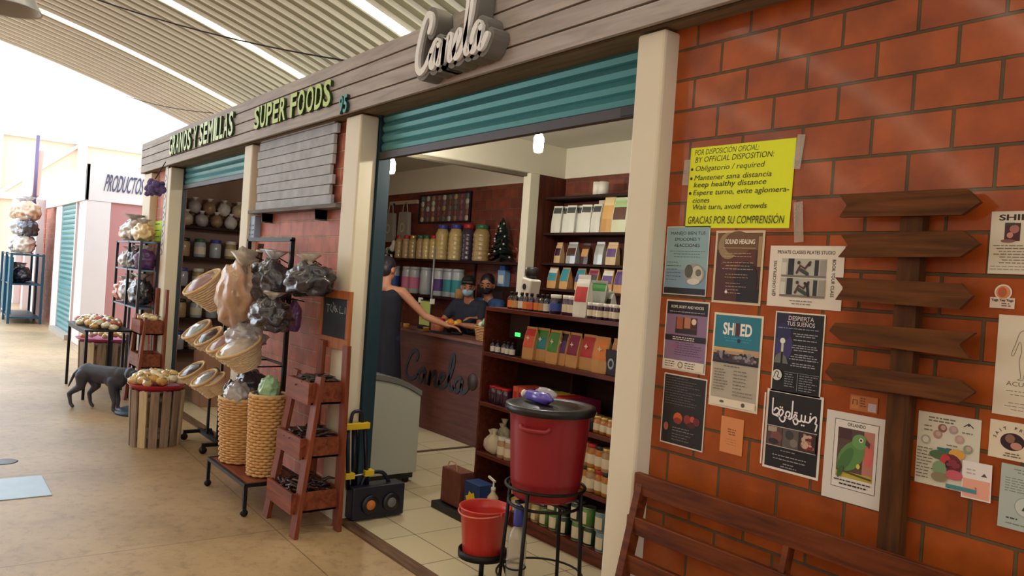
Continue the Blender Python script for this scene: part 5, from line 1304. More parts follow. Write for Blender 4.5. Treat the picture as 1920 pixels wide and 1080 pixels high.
# bucket
M_bucket = mat('coral red plastic', (206,58,50), 0.4, var=0.04, scale=5, coat=0.25)
t = thing('bucket', 'small bright red plastic bucket beside the iron stand', 'bucket', (bx+vb.x, by+vb.y, 0.168))
hb = 0.27
obj('body', MB().lathe([(0.0,0.004),(0.108,0.0),(0.112,0.008),(0.134,hb-0.05),(0.137,hb-0.048),(0.139,hb-0.01),(0.148,hb-0.004),(0.148,hb),(0.136,hb),(0.132,hb-0.05),(0.106,0.012),(0.0,0.01)], 40), M_bucket, t)
P_ = [Vector((0.148*math.cos(a), 0.148*math.sin(a), hb-0.01-0.022*math.sin(a-PI))) for a in [PI+PI*i/16 for i in range(17)]]
obj('handle', MB().tube(P_, 0.005, 6), mat('pale red handle', (226,120,100), 0.4), t)
for sg in (-1, 1): obj('ear', MB().lathe([(0.0,0.012),(0.012,0.01),(0.014,0)],12,M=Matrix.Translation((sg*0.146,0,hb-0.014)) @ Matrix.Rotation(sg*PI/2,4,'Y')), M_bucket, t)
# bottle in the ring
t = thing('water_bottle', 'clear plastic bottle with a blue neck held in the iron stand', 'bottle', (bx+vo.x, by+vo.y, 0.059)); t.scale = (1.2, 1.2, 1.25)
obj('bottle', MB().lathe([(0.035,0.0),(0.043,0.01),(0.043,0.06),(0.040,0.065),(0.043,0.07),(0.043,0.13),(0.040,0.135),(0.043,0.14),(0.043,0.22),(0.034,0.262),(0.018,0.285),(0.016,0.30)],22), film('clear bottle plastic',(196,190,176),0.45,0.1), t)
obj('water', MB().lathe([(0.034,0.002),(0.040,0.012),(0.040,0.09),(0.0,0.09)],18), film('water',(190,186,170),0.4,0.05), t)
obj('neck_cap', MB().lathe([(0.022,0.286),(0.024,0.3),(0.022,0.36),(0.012,0.372)],16), M_bluelid, t)
# things standing in front of the display shelf
p = at(893, 935, Y=0.86)
t = thing('paper_bag', 'brown and red paper carrier bag in front of the display shelf', 'bag', (-4.58, 0.86, 0.06))
obj('bag', MB().bx(-0.12,0.12,-0.06,0.06,0,0.25), mat('brown red paper', (110,62,48), 0.7, var=0.5, scale=14), t, bevel=0.006); obj('handle', MB().tube(catmull([(-0.06,-0.05,0.24),(-0.04,-0.05,0.3),(0.04,-0.05,0.3),(0.06,-0.05,0.24)],4),0.004,6), M_kraft, t)
t = thing('low_crate', 'low black crate on the tile floor carrying a paper bag and a blue box', 'crate', (-4.44, 0.86, 0.004))
obj('tray', MB().bx(-0.3,0.3,-0.11,0.11,0,0.05), M_black, t, bevel=0.004)
t = thing('box', 'blue box with a yellow flower price tag in front of the display shelf', 'box', (-4.31, 0.86, 0.06))
obj('carton', MB().bx(-0.09,0.09,-0.06,0.06,0,0.22), mat('deep blue carton', (26,58,116), 0.5), t, bevel=0.003)
fl = [( (0.055+0.02*(k % 2))*math.cos(2*PI*k/16), (0.062+0.02*(k % 2))*math.sin(2*PI*k/16)) for k in range(16)]
obj('price_tag', MB().poly([(a, b+0.085) for a, b in fl], -0.0625), mat('yellow tag', (236,196,40), 0.5), t)
t = thing('spray_bottle', 'clear pump bottle with a white nozzle beside the blue box', 'bottle', (-4.12, 0.84, 0.06))
obj('bottle', MB().lathe([(0.035,0),(0.038,0.01),(0.038,0.17),(0.015,0.2),(0.014,0.215)],16), mat('beige pump bottle', (206,186,160), 0.3, coat=0.4), t)
obj('nozzle', MB().lathe([(0.016,0.214),(0.016,0.235),(0.006,0.238),(0.006,0.27)],12).beam((0.015,0,0.275),(-0.06,0,0.295),0.014,0.012), M_whitep, t)

# ================================================================== folded hand truck in the opening
tx_ = -4.72
M_navy = mat('navy plastic', (20,24,44), 0.4); M_yel = mat('yellow plastic', (226,190,40), 0.45); M_tube = mat('dark tube', (22,28,46), 0.35, metal=0.3)
q0 = at(641,968,Z=0.0); q1 = at(718,944,Z=0.0)
t = thing('hand_truck', 'folded navy hand truck with yellow clamps standing in the opening beside the pillar', 'hand_truck', (tx_, 0.10, 0.014))
def tk(px, py): p = at(px, py, X=tx_); return (0, p.y-0.10, p.z-0.014)
A0 = tk(654,892); A1 = tk(652,800); B0 = tk(690,886); B1 = tk(684,797)
obj('pole', MB().cyl((0,A0[1],0.2),(0,A1[1],A1[2]),0.014,n=10), M_tube, t); obj('pole', MB().cyl((0,B0[1],0.2),(0,B1[1],B1[2]),0.014,n=10), M_tube, t)
obj('pole', MB().cyl((-0.02,(A0[1]+B0[1])/2-0.02,0.2),(-0.02,(A1[1]+B1[1])/2,A1[2]-0.02),0.02,n=10), M_tube, t)
zc = (A1[2]+B1[2])/2
obj('crossbar', MB().bx(-0.025,0.025,A1[1]-0.03,B1[1]+0.03,zc-0.022,zc+0.022), M_yel, t, bevel=0.005)
hy = [ (0,A1[1]+0.02,zc+0.02),(0,A1[1]+0.03,zc+0.085),(0,(A1[1]+B1[1])/2,zc+0.1),(0,B1[1]-0.03,zc+0.085),(0,B1[1]-0.02,zc+0.02)]
obj('handle', MB().tube(catmull(hy,4),0.012,8), M_navy, t)
for K in (A0, B0): obj('clamp', MB().bx(-0.028,0.028,K[1]-0.035,K[1]+0.035,K[2]-0.02,K[2]+0.02), M_yel, t, bevel=0.004)
obj('axle_rod', MB().cyl((0.02,A0[1],A0[2]),(0.02,B0[1],B0[2]),0.006,n=8), M_rim, t)
y0_ = -0.03; y1_ = 0.37
obj('case', MB().bx(-0.07,0.07,y0_,y1_,0.0,0.22), M_navy, t, bevel=0.012)
obj('case_handle', MB().tube(catmull([(0,0.06,0.21),(0,0.1,0.29),(0,0.22,0.29),(0,0.28,0.21)],4),0.014,8), M_navy, t)
for yy, m_ in ((0.1, mat('orange hub',(200,120,50),0.5)), (0.26, mat('grey hub',(110,110,116),0.5))):
    wl_ = obj('wheel', MB().lathe([(0.062,0),(0.066,0.008),(0.062,0.018),(0.035,0.02)],24,M=Matrix.Translation((0.07,yy,0.10)) @ Matrix.Rotation(PI/2,4,'Y')), M_black, t)
    obj('hub', MB().lathe([(0.036,0.018),(0.03,0.024),(0.0,0.026)],20,M=Matrix.Translation((0.07,yy,0.10)) @ Matrix.Rotation(PI/2,4,'Y')), m_, wl_)

# ================================================================== three tier wooden stand with dried pods
M_stand = wood('red brown stand wood', '#6a3220', '#8e4a30', 'Z', 6, 0.5); M_standx = wood('red brown stand boards', '#6a3220', '#955236', 'X', 6, 0.5)
t = thing('tiered_stand', 'tall red brown wooden stand with three trays beside the pillar', 'stand', (-4.79, -0.22, 0))
hw = 0.235
def lp_(zz, f0, f1): return f0+(f1-f0)*zz/1.02
for sx_ in (-1, 1):
    obj('post', MB().beam((sx_*hw,-0.15,0),(sx_*(hw-0.045),-0.02,1.0),0.028,0.085,up=(1,0,0)), M_stand, t, bevel=0.002)
    obj('post', MB().beam((sx_*(hw-0.01),0.15,0),(sx_*(hw-0.045),0.15,1.20),0.028,0.075,up=(1,0,0)), M_stand, t, bevel=0.002)
M_pod = mat('dark dried pods', (46,26,26), 0.4, coat=0.2); M_pod2 = mat('brown dried pods', (84,50,38), 0.5); M_pod3 = mat('green black pods', (34,40,36), 0.45)
def pods(n, wx, wy, wz, L, seed, r=0.011):
    rr = random.Random(seed); mb = MB()
    for k in range(n):
        c = Vector((rr.uniform(-wx,wx), rr.uniform(-wy,wy), rr.uniform(0,wz))); an = rr.uniform(0,2*PI); d = Vector((math.cos(an),math.sin(an),rr.uniform(-0.35,0.45)))*L*rr.uniform(0.6,1.1)/2
        b = Vector((rr.uniform(-1,1),rr.uniform(-1,1),rr.uniform(-0.2,1)))*0.02
        mb.tube([c-d, c-d*0.4+b, c+d*0.4+b*0.6, c+d],[r*0.4,r,r*0.8,r*0.15],5,rr.choice((0,0,1,2)),True)
    return mb
for k, (zz, hh, yf) in enumerate(((0.14,0.13,-0.15),(0.48,0.13,-0.11),(0.82,0.14,-0.07))):
    ww = hw-0.014-0.045*(zz+0.06)
    tr_ = obj('tray', MB().bx(-ww,ww,yf-0.02,yf,zz,zz+hh).bx(-ww,ww,0.15,0.168,zz,zz+hh).bx(-ww,-ww+0.016,yf,0.15,zz,zz+hh).bx(ww-0.016,ww,yf,0.15,zz,zz+hh).bx(-ww,ww,yf,0.15,zz,zz+0.015), M_standx, t, bevel=0.0015)
    o = obj('dried_pods', pods(120, ww-0.07, (0.15-yf)/2-0.035, 0.06, 0.15, k+5), [M_pod,M_pod2,M_pod3], loc=(-4.79, -0.22+(0.15+yf)/2, zz+hh-0.05), label='heap of long dark dried pods in the %s tray of the wooden stand' % ('bottom','middle','top')[k], cat='dried pods', kind='stuff')
# chalkboard
cA = at(607,541,Y=-0.03); cB = at(662,545,Y=-0.03); cC = at(607,642,Y=-0.03)
t = thing('chalkboard', 'small framed chalkboard leaning on the pillar above the wooden stand', 'chalkboard', (cA.x, -0.028, 0.0))
cw = cB.x-cA.x; z1 = cA.z; z0 = cC.z
M_ofr = wood('orange brown frame wood', '#96562e', '#b06c40', 'Z', 6, 0.5)
bd_ = obj('board', MB().bx(0.04,cw-0.04,-0.012,0.0,z0+0.05,z1-0.05), mat('slate', (40,50,62), 0.8, var=0.15, scale=10), t)
obj('frame', MB().bx(0,cw,-0.02,0.005,z1-0.055,z1).bx(0,cw,-0.02,0.005,z0-0.02,z0+0.055).bx(0,0.042,-0.02,0.005,z0+0.055,z1-0.055).bx(cw-0.042,cw,-0.02,0.005,z0+0.055,z1-0.055), M_ofr, t, bevel=0.002)
for xx in (0.0, cw-0.045): obj('leg', MB().bx(xx,xx+0.045,-0.02,0.005,0,z0-0.02), M_ofr, t)
chs = MB()
zz = z1-0.105
for k, st in enumerate(([(0.07,0),(0.11,0)],[(0.09,0),(0.09,-0.05)],[(0.13,0),(0.12,-0.03),(0.15,-0.05),(0.16,-0.01)],[(0.15,0.02),(0.175,-0.015),(0.21,-0.04)],[(0.185,0.0),(0.17,-0.03),(0.19,-0.045),(0.2,-0.02)],[(0.24,0.0),(0.235,-0.045),(0.28,-0.045)],[(0.3,-0.005),(0.3,-0.045)])):
    chs.ribbon([(a*cw/0.36, b+zz) for a, b in st], 0.006, -0.0125, -0.0125)
obj('chalk_marks', chs, mat('chalk', (190,196,200), 0.9), bd_)

# ================================================================== low trolley with two tall wicker baskets
t = thing('low_cart', 'low black steel cart on casters carrying two tall wicker baskets', 'cart', (-5.48, -0.30, 0))
fr = MB()
for yy in (-0.2, 0.19): fr.bx(-0.42,0.40,yy-0.012,yy+0.012,0.195,0.22)
for xx in (-0.42, 0.39): fr.bx(xx-0.012,xx+0.012,-0.19,0.19,0.195,0.22)
obj('frame', fr, M_iron, t); obj('deck', MB().bx(-0.41,0.38,-0.19,0.18,0.2,0.215), M_standx, t)
for xx in (-0.42, 0.39):
    for yy in (-0.2, 0.19):
        lg_ = obj('leg', MB().bx(xx-0.012,xx+0.012,yy-0.012,yy+0.012,0.05,0.2), M_iron, t)
        obj('caster', MB().cyl((xx-0.01,yy,0.025),(xx+0.01,yy,0.025),0.025,n=14).bx(xx-0.014,xx+0.014,yy-0.012,yy+0.012,0.03,0.055), M_black, lg_)
M_wick2 = mat('honey wicker', (214,168,108), 0.6, var=0.25, scale=30); M_wickr = mat('pale wicker rim', (214,182,130), 0.6)
def big_basket(lab, x, y, z, r0, r1, h):
    t = thing('wicker_basket', lab, 'basket', (x, y, z))
    obj('weave', woven(r0, r1, h, 26, 0.015, 64, 26), M_wick2, t)
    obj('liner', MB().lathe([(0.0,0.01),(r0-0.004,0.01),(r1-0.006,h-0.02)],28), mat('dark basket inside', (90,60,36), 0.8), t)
    obj('rim', MB().tube([(r1*math.cos(2*PI*i/40), r1*math.sin(2*PI*i/40), h) for i in range(40)],0.012,8,0,True,True), M_wickr, t)
    return t
pb = at(437, 868, Z=0.225); pc = at(497, 886, Z=0.225)
big_basket('wide tall wicker basket on the left of the low cart', -5.72, -0.32, 0.222, 0.145, 0.18, 0.47)
big_basket('narrow tall wicker basket on the right of the low cart, beside the wooden stand', -5.28, -0.31, 0.222, 0.105, 0.122, 0.56)
M_dbag = mat('dark pod bag', (52,52,60), 0.25, coat=0.7, var=0.6, scale=24, bump=0.5); M_cl = mat('crinkled clear plastic', (176,174,176), 0.2, coat=0.8, var=0.3, scale=18, bump=0.6)
M_lbag = mat('pale crinkled bag', (190,176,160), 0.25, coat=0.6, var=0.3, scale=22, bump=0.5); M_tanbag = mat('tan bag of dried flowers', (196,160,130), 0.3, coat=0.6, var=0.25, scale=16, bump=0.4)
M_grbag = mat('green tinted plastic', (150,196,150), 0.25, coat=0.6, var=0.3, scale=18, bump=0.5); M_purbag = mat('purple bag', (96,60,110), 0.35, coat=0.4, var=0.3, scale=18)
def plastic_bag(lab, c, r, m, seed=0, top=True, group=None, rot=(0,0,0), amp=0.28, name='plastic_bag', mtop=None, sq=0.8):
    t = thing(name, lab, 'bag', c, 0, group); t.rotation_euler = rot
    obj('bag', MB().ball((0,0,0), r, 0, 4, amp, 3.2, seed, squash=sq), m, t)
    if top:
        h = r[2]
        obj('gathered_top', MB().lathe([(r[0]*0.34,h*0.72),(r[0]*0.12,h*0.98),(r[0]*0.13,h*1.08),(r[0]*0.42,h*1.42)],16,wob=lambda a,j,z: 1+0.22*math.sin(5*a+seed)+0.1*math.sin(9*a)), mtop or M_cl, t)
    return t
plastic_bag('dark shiny bag lying in front in the wide wicker basket', (-5.66,-0.40,0.72), (0.11,0.09,0.10), M_cl, 1, False)
plastic_bag('dark bag behind in the wide wicker basket with a gathered top', (-5.75,-0.28,0.77), (0.13,0.11,0.12), M_dbag, 2, True)
plastic_bag('small dark bag at the left edge of the wide wicker basket', (-5.85,-0.38,0.72), (0.06,0.06,0.08), M_dbag, 3, False)
plastic_bag('green tinted bag on top of the narrow wicker basket', (-5.23,-0.33,0.82), (0.075,0.07,0.10), M_grbag, 4, False)
o = obj('dried_pods', pods(60,0.06,0.06,0.05,0.12,77), [M_pod,M_pod2,M_pod3], loc=(-5.30,-0.31,0.745), label='dark dried pods filling the narrow wicker basket', cat='dried pods', kind='stuff')
# ================================================================== rolling rack hung with baskets and bags
t = rack = thing('display_rack', 'black steel rolling rack hung with small baskets and plastic bags', 'rack', (-6.5, -0.10, 0))
RX = lambda x: x+6.5
bar = lambda a, b, w_=0.025: MB().beam(a, b, w_, w_)
obj('base_bar', bar((RX(-7.55),0.0,0.075),(RX(-5.5),0.0,0.075),0.035), M_iron, t)
for xx in (-7.5, -6.9, -5.52):
    y_ = -0.16 if xx < -6 else 0.0
    fb_ = obj('foot_bar', bar((RX(xx),y_,0.075),(RX(xx),0.10,0.075),0.03), M_iron, t)
    for yy in (y_+0.01, 0.09):
        obj('caster', MB().cyl((RX(xx)-0.014,yy,0.032),(RX(xx)+0.014,yy,0.032),0.032,n=14).bx(RX(xx)-0.018,RX(xx)+0.018,yy-0.015,yy+0.015,0.04,0.065), M_black, fb_)
for xx, z_ in ((-6.5,1.89),(-5.56,1.89)): obj('upright', bar((RX(xx),0,0.09),(RX(xx),0,z_),0.03), M_iron, t)
obj('top_bar', bar((RX(-6.515),0,1.89),(RX(-5.545),0,1.89),0.03), M_iron, t)
for xx, z_ in ((-7.0,1.42),(-7.3,0.62)): obj('upright', bar((RX(xx),0,0.09),(RX(xx),0,z_),0.022), M_iron, t)
for z_ in (1.55, 1.25, 0.95): obj('rail', bar((RX(-7.0 if z_ < 1.4 else -6.5),0,z_),(RX(-5.56),0,z_),0.018), M_iron, t)
obj('rail', bar((RX(-7.3),0,0.60),(RX(-6.5),0,0.60),0.018), M_iron, t)
obj('hoop', MB().tube([(RX(-7.0),0,1.42),(RX(-7.0),-0.02,1.5),(RX(-6.75),-0.02,1.5),(RX(-6.75),0,1.25)],0.007,6), M_iron, t)
M_bk = mat('pale wicker', (224,202,166), 0.7, var=0.25, scale=30, bump=0.3); M_bkin = mat('dark fill', (60,50,50), 0.4, coat=0.5, var=0.6, scale=28, bump=0.5); M_bkin2 = mat('mauve fill', (150,110,110), 0.4, coat=0.4, var=0.4, scale=28, bump=0.4); M_bkin3 = mat('silvery fill', (150,156,160), 0.25, coat=0.7, var=0.4, scale=20, bump=0.5)
def hang_basket(lab, px, py, Y, r, h, fill, rx=0.85, rz=0.0):
    p = at(px, py, Y=Y)
    t = thing('hanging_basket', lab, 'basket', p); t.rotation_euler = (rx, 0, rz)
    obj('weave', woven(r*0.55, r, h, 12, 0.005, 36, 18), M_bk, t)
    obj('liner', MB().lathe([(0.0,0.004),(r*0.54,0.004),(r*0.985,h)],24), M_bk, t)
    obj('rim', MB().tube([(r*math.cos(2*PI*i/32), r*math.sin(2*PI*i/32), h) for i in range(32)],0.011,8,0,True,True), M_wickr, t)
    obj('contents', MB().ball((0,0,h*0.86),(r*0.88,r*0.88,r*0.42),0,3,0.25,4,px), fill, t)
    q = p-Vector((-6.5,-0.10,0))
    b = Vector((q.x, 0.0, min(1.86, q.z)))
    obj('arm', MB().tube([b, (q.x, q.y+0.02, q.z)], 0.006, 6), M_iron, rack)
    return t
hang_basket('pale open hanging basket at the upper left of the black rack', 412, 572, -0.33, 0.165, 0.24, M_bkin2, 0.70, 0.07)
hang_basket('smaller hanging basket half hidden behind the big tan bag', 408, 575, -0.24, 0.11, 0.18, M_bkin2, 0.60, 0.09)
hang_basket('hanging basket with silvery fill at the left end of the middle rack row', 390, 648, -0.36, 0.125, 0.17, M_bkin3, 0.65, 0.08)
hang_basket('hanging basket with dark fill, second in the middle rack row', 412, 660, -0.36, 0.115, 0.16, M_bkin, 0.65, 0.10)
hang_basket('hanging basket with mauve fill, third in the middle rack row', 434, 675, -0.38, 0.105, 0.16, M_bkin2, 0.65, 0.10)
hang_basket('wide tan hanging basket at the right end of the middle rack row', 466, 688, -0.36, 0.16, 0.17, M_lbag, 0.50, 0.13)
hang_basket('hanging basket with dark fill at the left of the lowest rack row', 378, 722, -0.34, 0.115, 0.16, M_bkin, 0.60, 0.07)
hang_basket('hanging basket with silvery fill, second in the lowest rack row', 402, 738, -0.34, 0.11, 0.16, M_bkin3, 0.60, 0.10)
hang_basket('small hanging basket at the right of the lowest rack row', 418, 735, -0.30, 0.085, 0.13, M_lbag, 0.60, 0.12)
def hung(lab, px, py, Y, r, m, seed, rot=(0,0,0), top=True, amp=0.28, mtop=None):
    p = at(px, py, Y=Y)
    q = p-Vector((-6.5,-0.10,0))
    obj('hook', MB().tube([(q.x,0.0,min(1.88,q.z+r[2]*0.9)),(q.x,q.y*0.6,min(1.9,q.z+r[2]*1.1)),(q.x,q.y,q.z+r[2]*0.9)],0.005,6), M_iron, rack)
    return plastic_bag(lab, p, r, m, seed, top, None, rot, amp, mtop=mtop)
hung('big tan plastic bag of dried flowers hanging in the middle of the black rack', 446, 556, -0.38, (0.20,0.15,0.28), M_tanbag, 11, (0.1,0.62,0), True, 0.24, M_lbag)
hung('large dark plastic bag hanging from the top of the black rack', 508, 530, -0.22, (0.21,0.15,0.17), M_dbag, 12, (0,0.15,0), True, 0.3, M_cl)
hung('dark bag with clear crinkled top hanging at the right end of the black rack', 580, 528, -0.18, (0.19,0.14,0.13), M_dbag, 13, (0,-0.1,0.2), True, 0.3, M_lbag)
hung('crinkled dark bag hanging below the big dark bag on the black rack', 510, 592, -0.33, (0.19,0.14,0.12), M_dbag, 14, (0,0.1,0), True, 0.32, M_lbag)
hung('crumpled grey bag above the wide tan hanging basket', 462, 632, -0.34, (0.18,0.13,0.10), M_cl, 15, (0,0.1,0), False, 0.34)
hung('purple bag hanging behind the right upright of the black rack', 551, 595, -0.06, (0.075,0.05,0.13), M_purbag, 16, (0,0,0), False, 0.2)
hung('yellowish bag showing behind the crinkled dark bag', 490, 560, -0.17, (0.13,0.07,0.12), mat('ochre bag', (186,160,96), 0.35, coat=0.4, var=0.3, scale=16), 17, (0,0,0), False, 0.2)
t = thing('dried_bunch', 'brown bunch of dried sticks hanging from the top left of the black rack', 'bunch', at(487,485,Y=-0.14))
stx = MB()
for k in range(16): stx.tube([(RND.uniform(-0.02,0.02),RND.uniform(-0.02,0.02),0.12),(RND.uniform(-0.06,0.06)-0.05,RND.uniform(-0.03,0.03),-0.16)],0.005,5)
obj('sticks', stx, M_pod2, t); obj('tie', MB().lathe([(0.03,0.05),(0.03,0.07)],10), M_lbag, t)

# ================================================================== slatted crate stands with trays of small bags
M_slat = wood('grey brown slats', '#7a6858', '#a89480', 'Z', 8, 0.8); M_slat2 = wood('pale slats', '#c0ab86', '#d8c6a2', 'Z', 8, 0.8)
M_tray = mat('red plastic tray', (190,40,60), 0.4); M_trayp = mat('pink plastic tray', (160,60,110), 0.4)
def crate_stand(lab, x, y, r, h, traym, trayl):
    t = thing('crate_stand', lab, 'stand', (x, y, 0))
    n = 14
    for k in range(n):
        a = 2*PI*(k+0.3)/n
        M = Matrix.Translation((r*math.cos(a), r*math.sin(a), 0)) @ Matrix.Rotation(a,4,'Z') @ Matrix.Rotation(0.03,4,'Y')
        obj('slat', MB().bx(-0.01,0.01,-r*0.17,r*0.17,0,h,M=M), M_slat2 if k % 5 == 2 else M_slat, t, bevel=0.002)
    obj('hoop', MB().lathe([(r-0.02,h*0.15),(r-0.02,h*0.22)],28), M_slat, t); obj('hoop', MB().lathe([(r-0.025,h*0.8),(r-0.025,h*0.88)],28), M_slat, t)
    tr_ = thing('tray', trayl, 'tray', (x, y, h+0.002))
    obj('tray', MB().lathe([(0.0,0.0),(r*1.0,0.0),(r*1.22,0.045),(r*1.24,0.05),(r*1.2,0.05),(r*0.98,0.01),(0.0,0.01)],36), traym, tr_)
    return t
M_crisp = [mat('crisp bag %d' % i, c, 0.25, coat=0.7, var=0.3, scale=30, bump=0.4) for i, c in enumerate(((226,200,140),(236,222,190),(216,170,90),(206,120,96)))]
def small_bag(i):
    def f():
        t = thing('snack_bag', '', 'bag')
        obj('bag', MB().ball((0,0,0),(0.055,0.04,0.035),0,3,0.3,3,i), M_crisp[i], t)
        obj('seal', MB().add([(-0.05,-0.02,0.012),(-0.078,-0.03,0.02),(-0.078,0.03,0.02),(-0.05,0.02,0.012)],[(0,1,2,3)]), M_cl, t)
        return t
    return f
def heap(n, x, y, z, rx, ry, rz, lab, group, kinds=(0,1,2,0)):
    for k in range(n):
        q = math.sqrt((k+0.5)/n); an = k*2.39996
        i = kinds[k % len(kinds)]
        o = place('crisp%d' % i, small_bag(i), lab, 'bag', (x+rx*q*math.cos(an), y+ry*q*math.sin(an), z+rz*(1-q*q)+0.012*(k % 3)), RND.uniform(0,6), group)
        o.rotation_euler = (RND.uniform(-0.5,0.5), RND.uniform(-0.5,0.5), RND.uniform(0,6))
crate_stand('round stand of grey brown wooden slats carrying a red tray', -7.44, -0.52, 0.205, 0.50, M_tray, 'round red tray on the grey brown slatted stand')
heap(40, -7.44, -0.52, 0.57, 0.21, 0.21, 0.055, 'small bag of pale snacks heaped on the round red tray', 'snack bags on the red tray')
crate_stand('pale slatted stand with a pink tray behind the black table', -11.55, -0.22, 0.30, 0.50, M_trayp, 'round pink tray on the pale slatted stand')
heap(18, -11.55, -0.22, 0.57, 0.28, 0.28, 0.03, 'small bag of snacks on the round pink tray', 'snack bags on the pink tray', (2,0,1,2))

# black table of sweets
c0 = at(155,592,Z=0.80); c1 = at(187,622,Z=0.80)
tw = 1.25
t = thing('table', 'black steel table of bagged sweets in front of the far pillar', 'table', (-10.5, -0.50, 0))
for xx in (-0.62, 0.6):
    for yy in (-0.24, 0.22): obj('leg', MB().bx(xx,xx+0.03,yy,yy+0.03,0,0.78), M_iron, t)
obj('tabletop', MB().bx(-0.63,0.64,-0.25,0.26,0.78,0.80), M_iron, t, bevel=0.003)
obj('apron', MB().bx(-0.6,0.6,-0.24,-0.225,0.74,0.78), M_iron, t); obj('apron', MB().bx(-0.6,0.6,0.225,0.24,0.74,0.78), M_iron, t)
heap(44, -10.5, -0.50, 0.825, 0.60, 0.22, 0.05, 'small bag of sweets heaped on the black steel table', 'sweet bags on the black table', (1,3,1,2))

# second tiered stand, farther off
t = thing('tiered_stand', 'darker wooden two tray stand by the far pillar behind the dog', 'stand', (-9.55, -0.16, 0))
for sx_ in (-1, 1):
    obj('post', MB().beam((sx_*0.24,-0.15,0),(sx_*0.22,-0.08,1.0),0.028,0.085,up=(1,0,0)), M_stand, t)
    obj('post', MB().beam((sx_*0.24,0.13,0),(sx_*0.22,0.13,1.32),0.028,0.075,up=(1,0,0)), M_stand, t)
for zz in (0.42, 0.80):
    obj('tray', MB().bx(-0.21,0.21,-0.13,-0.11,zz,zz+0.16).bx(-0.21,0.21,0.11,0.128,zz,zz+0.16).bx(-0.21,-0.195,-0.11,0.11,zz,zz+0.16).bx(0.195,0.21,-0.11,0.11,zz,zz+0.16).bx(-0.21,0.21,-0.13,0.128,zz,zz+0.015), M_standx, t)
heap(10, -9.55, -0.16, 0.95, 0.16, 0.08, 0.03, 'small bag of snacks in the upper tray of the two tray stand', 'snack bags in the two tray stand', (0,1,0,2))

# metal rack with bags by the far pillar
t = thing('display_rack', 'narrow dark metal rack of bags beside the far pillar', 'rack', (-10.5, -0.055, 0))
for xx in (-0.72, 0.0, 0.62):
    for yy in (-0.16, 0.03): obj('upright', bar((xx,yy,0),(xx,yy,1.86),0.03), M_navy, t)
for zz in (1.05, 1.5, 1.84):
    obj('shelf', MB().bx(-0.72,0.62,-0.17,0.045,zz,zz+0.02), mat('teal grey steel', (84,112,130), 0.4, metal=0.3), t)
for lab, x, z, r, m in (('wide pale bag on the top of the narrow dark metal rack',-0.30,1.99,(0.30,0.14,0.15),M_lbag),('small ochre bag on the top right of the narrow dark metal rack',0.28,1.96,(0.20,0.12,0.12),M_crisp[0]),
    ('white crinkled bag at the left of the second rack shelf',-0.42,1.62,(0.20,0.12,0.12),M_cl),('dark bag in the middle of the second rack shelf',0.08,1.63,(0.16,0.12,0.13),M_dbag),('violet bag at the right of the second rack shelf',0.46,1.63,(0.14,0.12,0.13),M_purbag),
    ('pink and grey bag at the left of the third rack shelf',-0.62,1.20,(0.16,0.12,0.14),M_crisp[3]),('grey crinkled bag in the middle of the third rack shelf',-0.22,1.22,(0.20,0.13,0.16),M_cl),('large dark crinkled bag at the right of the third rack shelf',0.32,1.23,(0.24,0.13,0.17),M_dbag)):
    plastic_bag(lab, (-10.5+x, -0.125, z), r, m, int(x*100)+200, True, None, amp=0.3)
# little things on the far wall
a = at(281,415,Y=0.07); b = at(303,452,Y=0.07)
obj('notice', MB().bx(0,b.x-a.x,-0.002,0,0,a.z-b.z).rect(0.08,0.5,0.05,0.06,-0.0025,1).rect(0.08,0.5,0.13,0.14,-0.0025,1).rect(0.08,0.5,0.21,0.22,-0.0025,1), [mat('lime paper',(196,226,70),0.6), M_blackl], loc=(a.x,0.079,b.z), label='lime green notice on the bricks at the far end of the shop front', cat='notice')
vb_ = MB()
for k in range(9):
    vb_.ribbon([(0.02+0.05*(k % 2),0.9-k*0.11),(0.09,0.86-k*0.11),(0.03,0.83-k*0.11)],0.02,0,0)
pz = at(308,470,Y=-0.006)
obj('painted_strip', MB().bx(0,0.12,-0.003,0,-0.05,1.0).add([(p.x, p.y-0.0035, p.z) for p in vb_.v], vb_.f, 1), [mat('pale painted strip',(214,208,206),0.6), M_blackl], loc=(-9.84,-0.006,pz.z), label='tall narrow strip of dark marks on the far cream pillar', cat='sign')
p = at(290,352,Y=-0.2)
t = thing('hanging_plant', 'purple flower bunch hanging from the far end of the fascia', 'plant', (p.x, p.y, p.z))
fl_ = MB()
for k in range(20): fl_.ball((RND.uniform(-0.14,0.2),RND.uniform(-0.06,0.06),RND.uniform(-0.08,0.07)),RND.uniform(0.03,0.05),0,2,0.3,3,k)
obj('flowers', fl_, mat('dull violet flowers',(100,84,140),0.8,var=0.4,scale=14), t); obj('cord', MB().cyl((0,0,0.1),(0,0.1,2.78-p.z),0.006), M_cable, t)

# parasol base with post
t = thing('parasol_base', 'dark blue round base with a short thick post beside the dog', 'base', (-8.93, -0.30, 0))
obj('base', MB().lathe([(0.0,0.055),(0.2,0.055),(0.27,0.03),(0.27,0.0),(0.0,0.0)][::-1],32), mat('petrol blue plastic',(30,58,80),0.45), t)
obj('post', MB().lathe([(0.085,0.05),(0.085,0.46),(0.06,0.48),(0.0,0.48)],20,c=(0.12,0.06,0)), M_navy, t)

